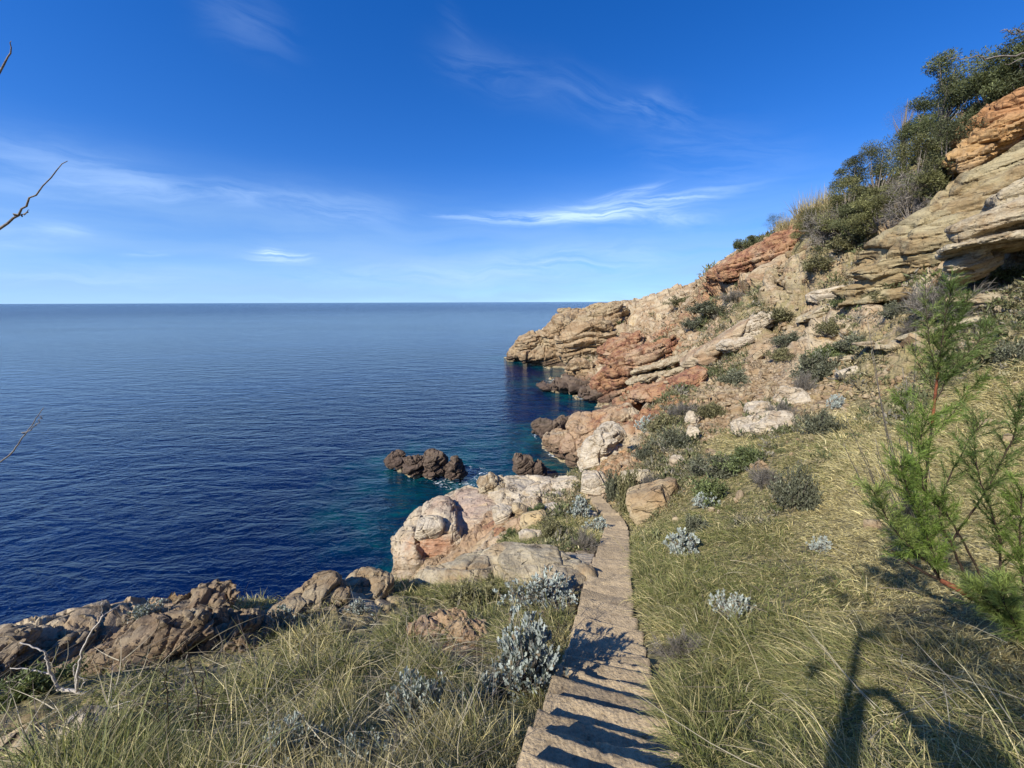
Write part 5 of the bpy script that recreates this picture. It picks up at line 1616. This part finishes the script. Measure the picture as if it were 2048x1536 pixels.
for args in (
        ('pine_tree', 'tall open pine on the ridge with a gap of sky under its crown', 1895, 126, 320, 96, 'pine'),
        ('pine_tree', 'pine standing close to the tall open one, with a rounder crown', 1958, 140, 300, 80, 'pine'),
        ('pine_tree', 'large pine cut by the right edge above the ochre crag', 2044, 66, 240, 110, 'pine'),
        ('pine_tree', 'pine between the rounder pine and the one at the right edge', 2000, 128, 260, 84, 'pine'),
        ('pine_tree', 'rust tinged pine on the skyline, its outer needles brown', 1806, 196, 330, 70, 'rust'),
        ('pine_tree', 'short green pine right behind the rust tinged one', 1842, 205, 330, 70, 'pine'),
        ('ridge_bush', 'dark bush on the skyline left of the rust tinged pine', 1755, 268, 390, 110, 'bush'),
        ('ridge_bush', 'sparse brownish bush on the skyline at the left end of the thicket', 1702, 312, 425, 66, 'bush'),
        ('ridge_bush', 'broad olive bush in the middle of the thicket', 1825, 275, 420, 120, 'olive'),
        ('ridge_bush', 'dark bush under the tall open pine', 1895, 235, 380, 110, 'bush'),
        ('ridge_bush', 'olive bush against the foot of the ochre crag', 1905, 305, 400, 100, 'olive'),
        ('ridge_bush', 'dark bush under the rounder pine', 1950, 210, 300, 90, 'bush'),
        ('ridge_bush', 'low olive bush behind the bare grey one', 1765, 365, 460, 110, 'olive'),
        ('ridge_bush', 'low dark bush at the lower edge of the thicket', 1722, 400, 472, 90, 'bush'),
        ('bare_bush', 'bare grey branched bush in front of the green thicket', 1825, 345, 440, 120, 'bare'),
        ('bare_bush', 'bare grey brush hanging over the shoulder of the dark red crag', 1660, 420, 490, 110, 'bare'),
        ('dry_cane', 'pale straw coloured cane clump on the skyline', 1652, 376, 440, 100, 'straw'),
        ('dry_cane', 'smaller straw coloured cane clump lower on the skyline', 1590, 425, 466, 60, 'straw'),
        ('ridge_bush', 'small dark bush alone on the skyline above the dark red crag', 1552, 426, 468, 44, 'bush'),
        ('ridge_bush', 'olive bush filling the gap between the sparse brownish bush and the straw coloured cane', 1690, 350, 470, 80, 'olive'),
        ('ridge_bush', 'low olive bush right of the smaller cane clump', 1622, 408, 474, 70, 'olive'),
        ('ridge_bush', 'low dark cushion on the skyline at the left of the lone small bush', 1500, 470, 500, 60, 'bush')):
    ridge_tree(*args)


# ------------------------------------------------------------------ tree and person behind the viewer: they shade the slope
def ground_under(px, py):
    return hit(px, min(py, 1535))


def big_tree():
    bz = float(grid_z(np.array([-1.0]), np.array([-.8]))[0])
    base = np.array([-1.0, -.8, bz - .1])
    root = link('tamarisk_tree', None, label='slender tamarisk tree just behind the viewpoint, shading the lower right of the slope', cat='tree', loc=base)
    tr, fo, tw = Geo(), Geo(), Geo()
    fork = np.array([-.95, -.74, EYE + 1.35])
    trunk = curve_pts([base, base + [.05, -.05, 1.2], fork], 12)
    tr.tube(trunk - base, .040, .026, 10)
    link('trunk', tr.build('trunk'), M_BARK, root)
    # crown clumps stand where the light must be caught for the shade seen on the slope
    clumps = [((1690, 1200), 3.6, .10), ((1740, 1150), 4.4, .2), ((1650, 1160), 4.4, .18), ((1830, 1240), 4.2, .36), ((1930, 1290), 4.6, .42), ((1990, 1340), 4.0, .40), ((1960, 1240), 5.0, .36), ((1860, 1330), 4.2, .24),
              ((2020, 1430), 4.4, .36), ((1190, 1330), 4.9, .12), ((1640, 1340), 3.4, .06)]
    for (px, py), s, rad in clumps:
        c = ground_under(px, py) + TO_SUN * s
        if c[1] > -.15:
            c = c + TO_SUN * ((c[1] + .15) / .537 + .1)
        mid = (fork + c) / 2 + np.array([0, 0, .12])
        lim = curve_pts([fork, mid, c], 10)
        g = Geo(); g.tube(lim - base, .014 if px > 1650 else .0025, .005 if px > 1650 else .0015, 6); link('branch', g.build('branch'), M_BARK, root)
        n = int(900 * rad)
        for k in range(int(10 + 60 * rad)):
            d = unit(1)[0]; tp = np.array([c + d * rad * 1.2 * t + [0, 0, -.1 * rad * t * t] for t in np.linspace(0, 1, 5)])
            tw.tube(tp - base, .004, .0015, 4, None, False)
            m = 46
            t = RNG.uniform(.1, 1, m) * 4; ii = np.minimum(t.astype(int), 3)
            q = tp[ii] + (tp[ii + 1] - tp[ii]) * (t - ii)[:, None] - base
            dn = d * .8 + unit(m) * .7; dn /= np.linalg.norm(dn, axis=1, keepdims=True)
            col = np.array(GRN) * np.exp(RNG.normal(0, .25, (m, 1)))
            co, qq, tt, cc = ribbons(q, dn, RNG.uniform(.03, .06, m), np.full(m, .004), RNG.uniform(0, .3, m), col, 2)
            fo.add(co, qq, tt, cc)
    link('foliage', fo.build('foliage'), M_NEEDLE, root); link('twigs', tw.build('twigs'), M_BARK, root)


big_tree()
# bare tree standing off to the left: its twig ends reach into the view
bl = np.array([-4.3, 1.7, float(grid_z(np.array([-4.3]), np.array([1.7]))[0]) - .05])
Yl = 2.0; ql = P(-420, 720, Yl - .2)
stem_thing('bare_tree', 'bare tree outside the left edge whose twig ends reach into the view over the sea', 'tree', bl, [
    ([bl, bl + [.05, .05, .9], ql], .035, .022),
    (pz([(-420, 720, -.2), (-140, 560), (0, 458), (60, 400), (135, 322)], Yl), .010, .0014),
    (pz([(-420, 720, -.2), (-200, 420), (-10, 160), (22, 82)], Yl), .009, .0014),
    (pz([(-420, 720, -.2), (-180, 1030), (0, 925), (50, 868), (88, 815)], Yl), .006, .001),
    (pz([(50, 868), (70, 850), (86, 832)], Yl), .0024, .0014),
    (pz([(30, 432), (48, 428), (58, 420)], Yl), .004, .0015)], M_TWIG)
# dry twigs at the upper right belong to a bare tree standing off to the right
bz = float(grid_z(np.array([3.6]), np.array([.9]))[0])
bb = np.array([3.6, .9, bz - .05]); tp = P(2240, 60, 1.75)
stem_thing('bare_tree', 'dry grey tree outside the right edge whose thin twigs cross the sky over the pines', 'tree', bb, [
    ([bb, bb + [0, .05, 1.2], (bb + tp) / 2 + [.25, 0, .5], tp], .05, .015),
    (pz([(2240, 60), (2130, 92), (2048, 106), (1985, 114), (1940, 116), (1888, 116)], 1.75), .005, .001),
    (pz([(2130, 92), (2080, 112), (2010, 128)], 1.75), .004, .001),
    (pz([(2240, 60), (2120, 64), (2040, 66), (2008, 58)], 1.75), .004, .001),
    (pz([(2060, 66), (2030, 62), (2000, 64)], 1.75), .002, .001)], M_TWIG)
# ------------------------------------------------------------------ the person taking the picture, just behind the lens
def person():
    z0 = float(np.interp(0.0, STAIR[:, 1], STAIR[:, 2])) + .17
    gx, gy = 0.0, -.42
    zf = EYE - 1.58
    J = {}
    E, V, R = [], [], []

    def v(p, r):
        V.append(p); R.append(r); return len(V) - 1
    pel = v((0, -.42, zf + .95), .135)
    wst = v((0, -.43, zf + 1.10), .125); che = v((0, -.43, zf + 1.30), .145); nek0 = v((0, -.42, zf + 1.45), .09)
    nek = v((0, -.40, zf + 1.52), .055); hd0 = v((0, -.385, zf + 1.60), .082); hd1 = v((0, -.38, zf + 1.70), .088); hd2 = v((0, -.39, zf + 1.77), .06)
    E += [(pel, wst), (wst, che), (che, nek0), (nek0, nek), (nek, hd0), (hd0, hd1), (hd1, hd2)]
    for s in (-1, 1):
        hip = v((s * .10, -.42, zf + .88), .095); kn = v((s * .11, -.38, zf + .48), .06); an = v((s * .12, -.42, zf + .08), .042); toe = v((s * .14, -.24, zf + .03), .034)
        E += [(pel, hip), (hip, kn), (kn, an), (an, toe)]
        sh = v((s * .19, -.42, zf + 1.40), .06); el = v((s * .30, -.28, zf + 1.22), .043); wr = v((s * .115, -.09, zf + 1.545), .028)
        pm = v((s * .088, -.055, zf + 1.575), .024)
        E += [(nek0, sh), (sh, el), (el, wr), (wr, pm)]
        for k in range(4):
            f1 = v((s * (.080 - .001 * k), -.030, zf + 1.605 - .017 * k), .0085); f2 = v((s * .060, -.026, zf + 1.606 - .017 * k), .0075); f3 = v((s * .045, -.030, zf + 1.606 - .017 * k), .0065)
            E += [(pm, f1), (f1, f2), (f2, f3)]
        t1 = v((s * .070, -.065, zf + 1.56), .010); t2 = v((s * .050, -.058, zf + 1.572), .008)
        E += [(pm, t1), (t1, t2)]
    me = bpy.data.meshes.new('person'); me.from_pydata([tuple(np.array(p)) for p in V], E, [])
    ob = bpy.data.objects.new('raw_person', me); COL.objects.link(ob)
    md = ob.modifiers.new('skin', 'SKIN'); md.use_smooth_shade = True
    for sv, r in zip(me.skin_vertices[0].data, R):
        sv.radius = (r, r)
    me.skin_vertices[0].data[0].use_root = True
    sb = ob.modifiers.new('sub', 'SUBSURF'); sb.levels = sb.render_levels = 2
    dg = bpy.context.evaluated_depsgraph_get()
    m2 = bpy.data.meshes.new_from_object(ob.evaluated_get(dg), depsgraph=dg)
    bpy.data.objects.remove(ob); m2.name = 'person'
    t = NT('person_surface')
    geo = t.n('NewGeometry'); z = t.n('SeparateXYZ', ins={0: geo.outputs['Position']}).outputs[2]
    c = t.mix(t.maprange(z, zf + .93, zf + .95), (.03, .04, .08), (.20, .22, .24))
    c = t.mix(t.maprange(z, zf + 1.485, zf + 1.495), c, (.52, .33, .24))
    c = t.mix(t.maprange(z, zf + .09, zf + .07), c, (.05, .05, .05))
    co, _ = mesh_arrays(m2); m2.vertices.foreach_set('co', (co - [0, -.42, zf]).astype(np.float32).ravel())
    o = link('person', m2, t.out(t.principled(c, .7)), label='person in a grey top and dark trousers holding a phone up with both hands', cat='person', loc=(0, -.42, zf))
    # hair cap
    v0 = CUBE_V / np.linalg.norm(CUBE_V, axis=1, keepdims=True)
    hv = v0 * [.094, .102, .10] * (1 + .05 * fbm(v0 * 5, 3, 4))[:, None]; hv[:, 2] = np.maximum(hv[:, 2], -.02 - .06 * (hv[:, 1] < 0))
    g = Geo(); g.add(hv + [0, .02, 1.715], CUBE_Q)
    link('hair', g.build('hair'), bark_mat('hair_dark', (.015, .01, .008), (.05, .035, .025), 200), o)
    # face: nose and eyes
    g = Geo(); g.add(v0 * [.013, .02, .022] + [0, .125, 1.655], CUBE_Q); link('nose', g.build('nose'), o.data.materials[0], o)
    V2, Q2 = box_grid(3, 3, 3)
    g = Geo(); g.add(V2 * [.075, .004, .037] + [0, 0, 0], Q2)
    t = NT('phone_case')
    ph = link('phone', g.build('phone'), t.out(t.principled((.02, .02, .022), .4)), label='black phone held up in both hands of the person', cat='phone', loc=(0, -.03, EYE))


person()
grass()
build_sea(SEA_EXTRA)
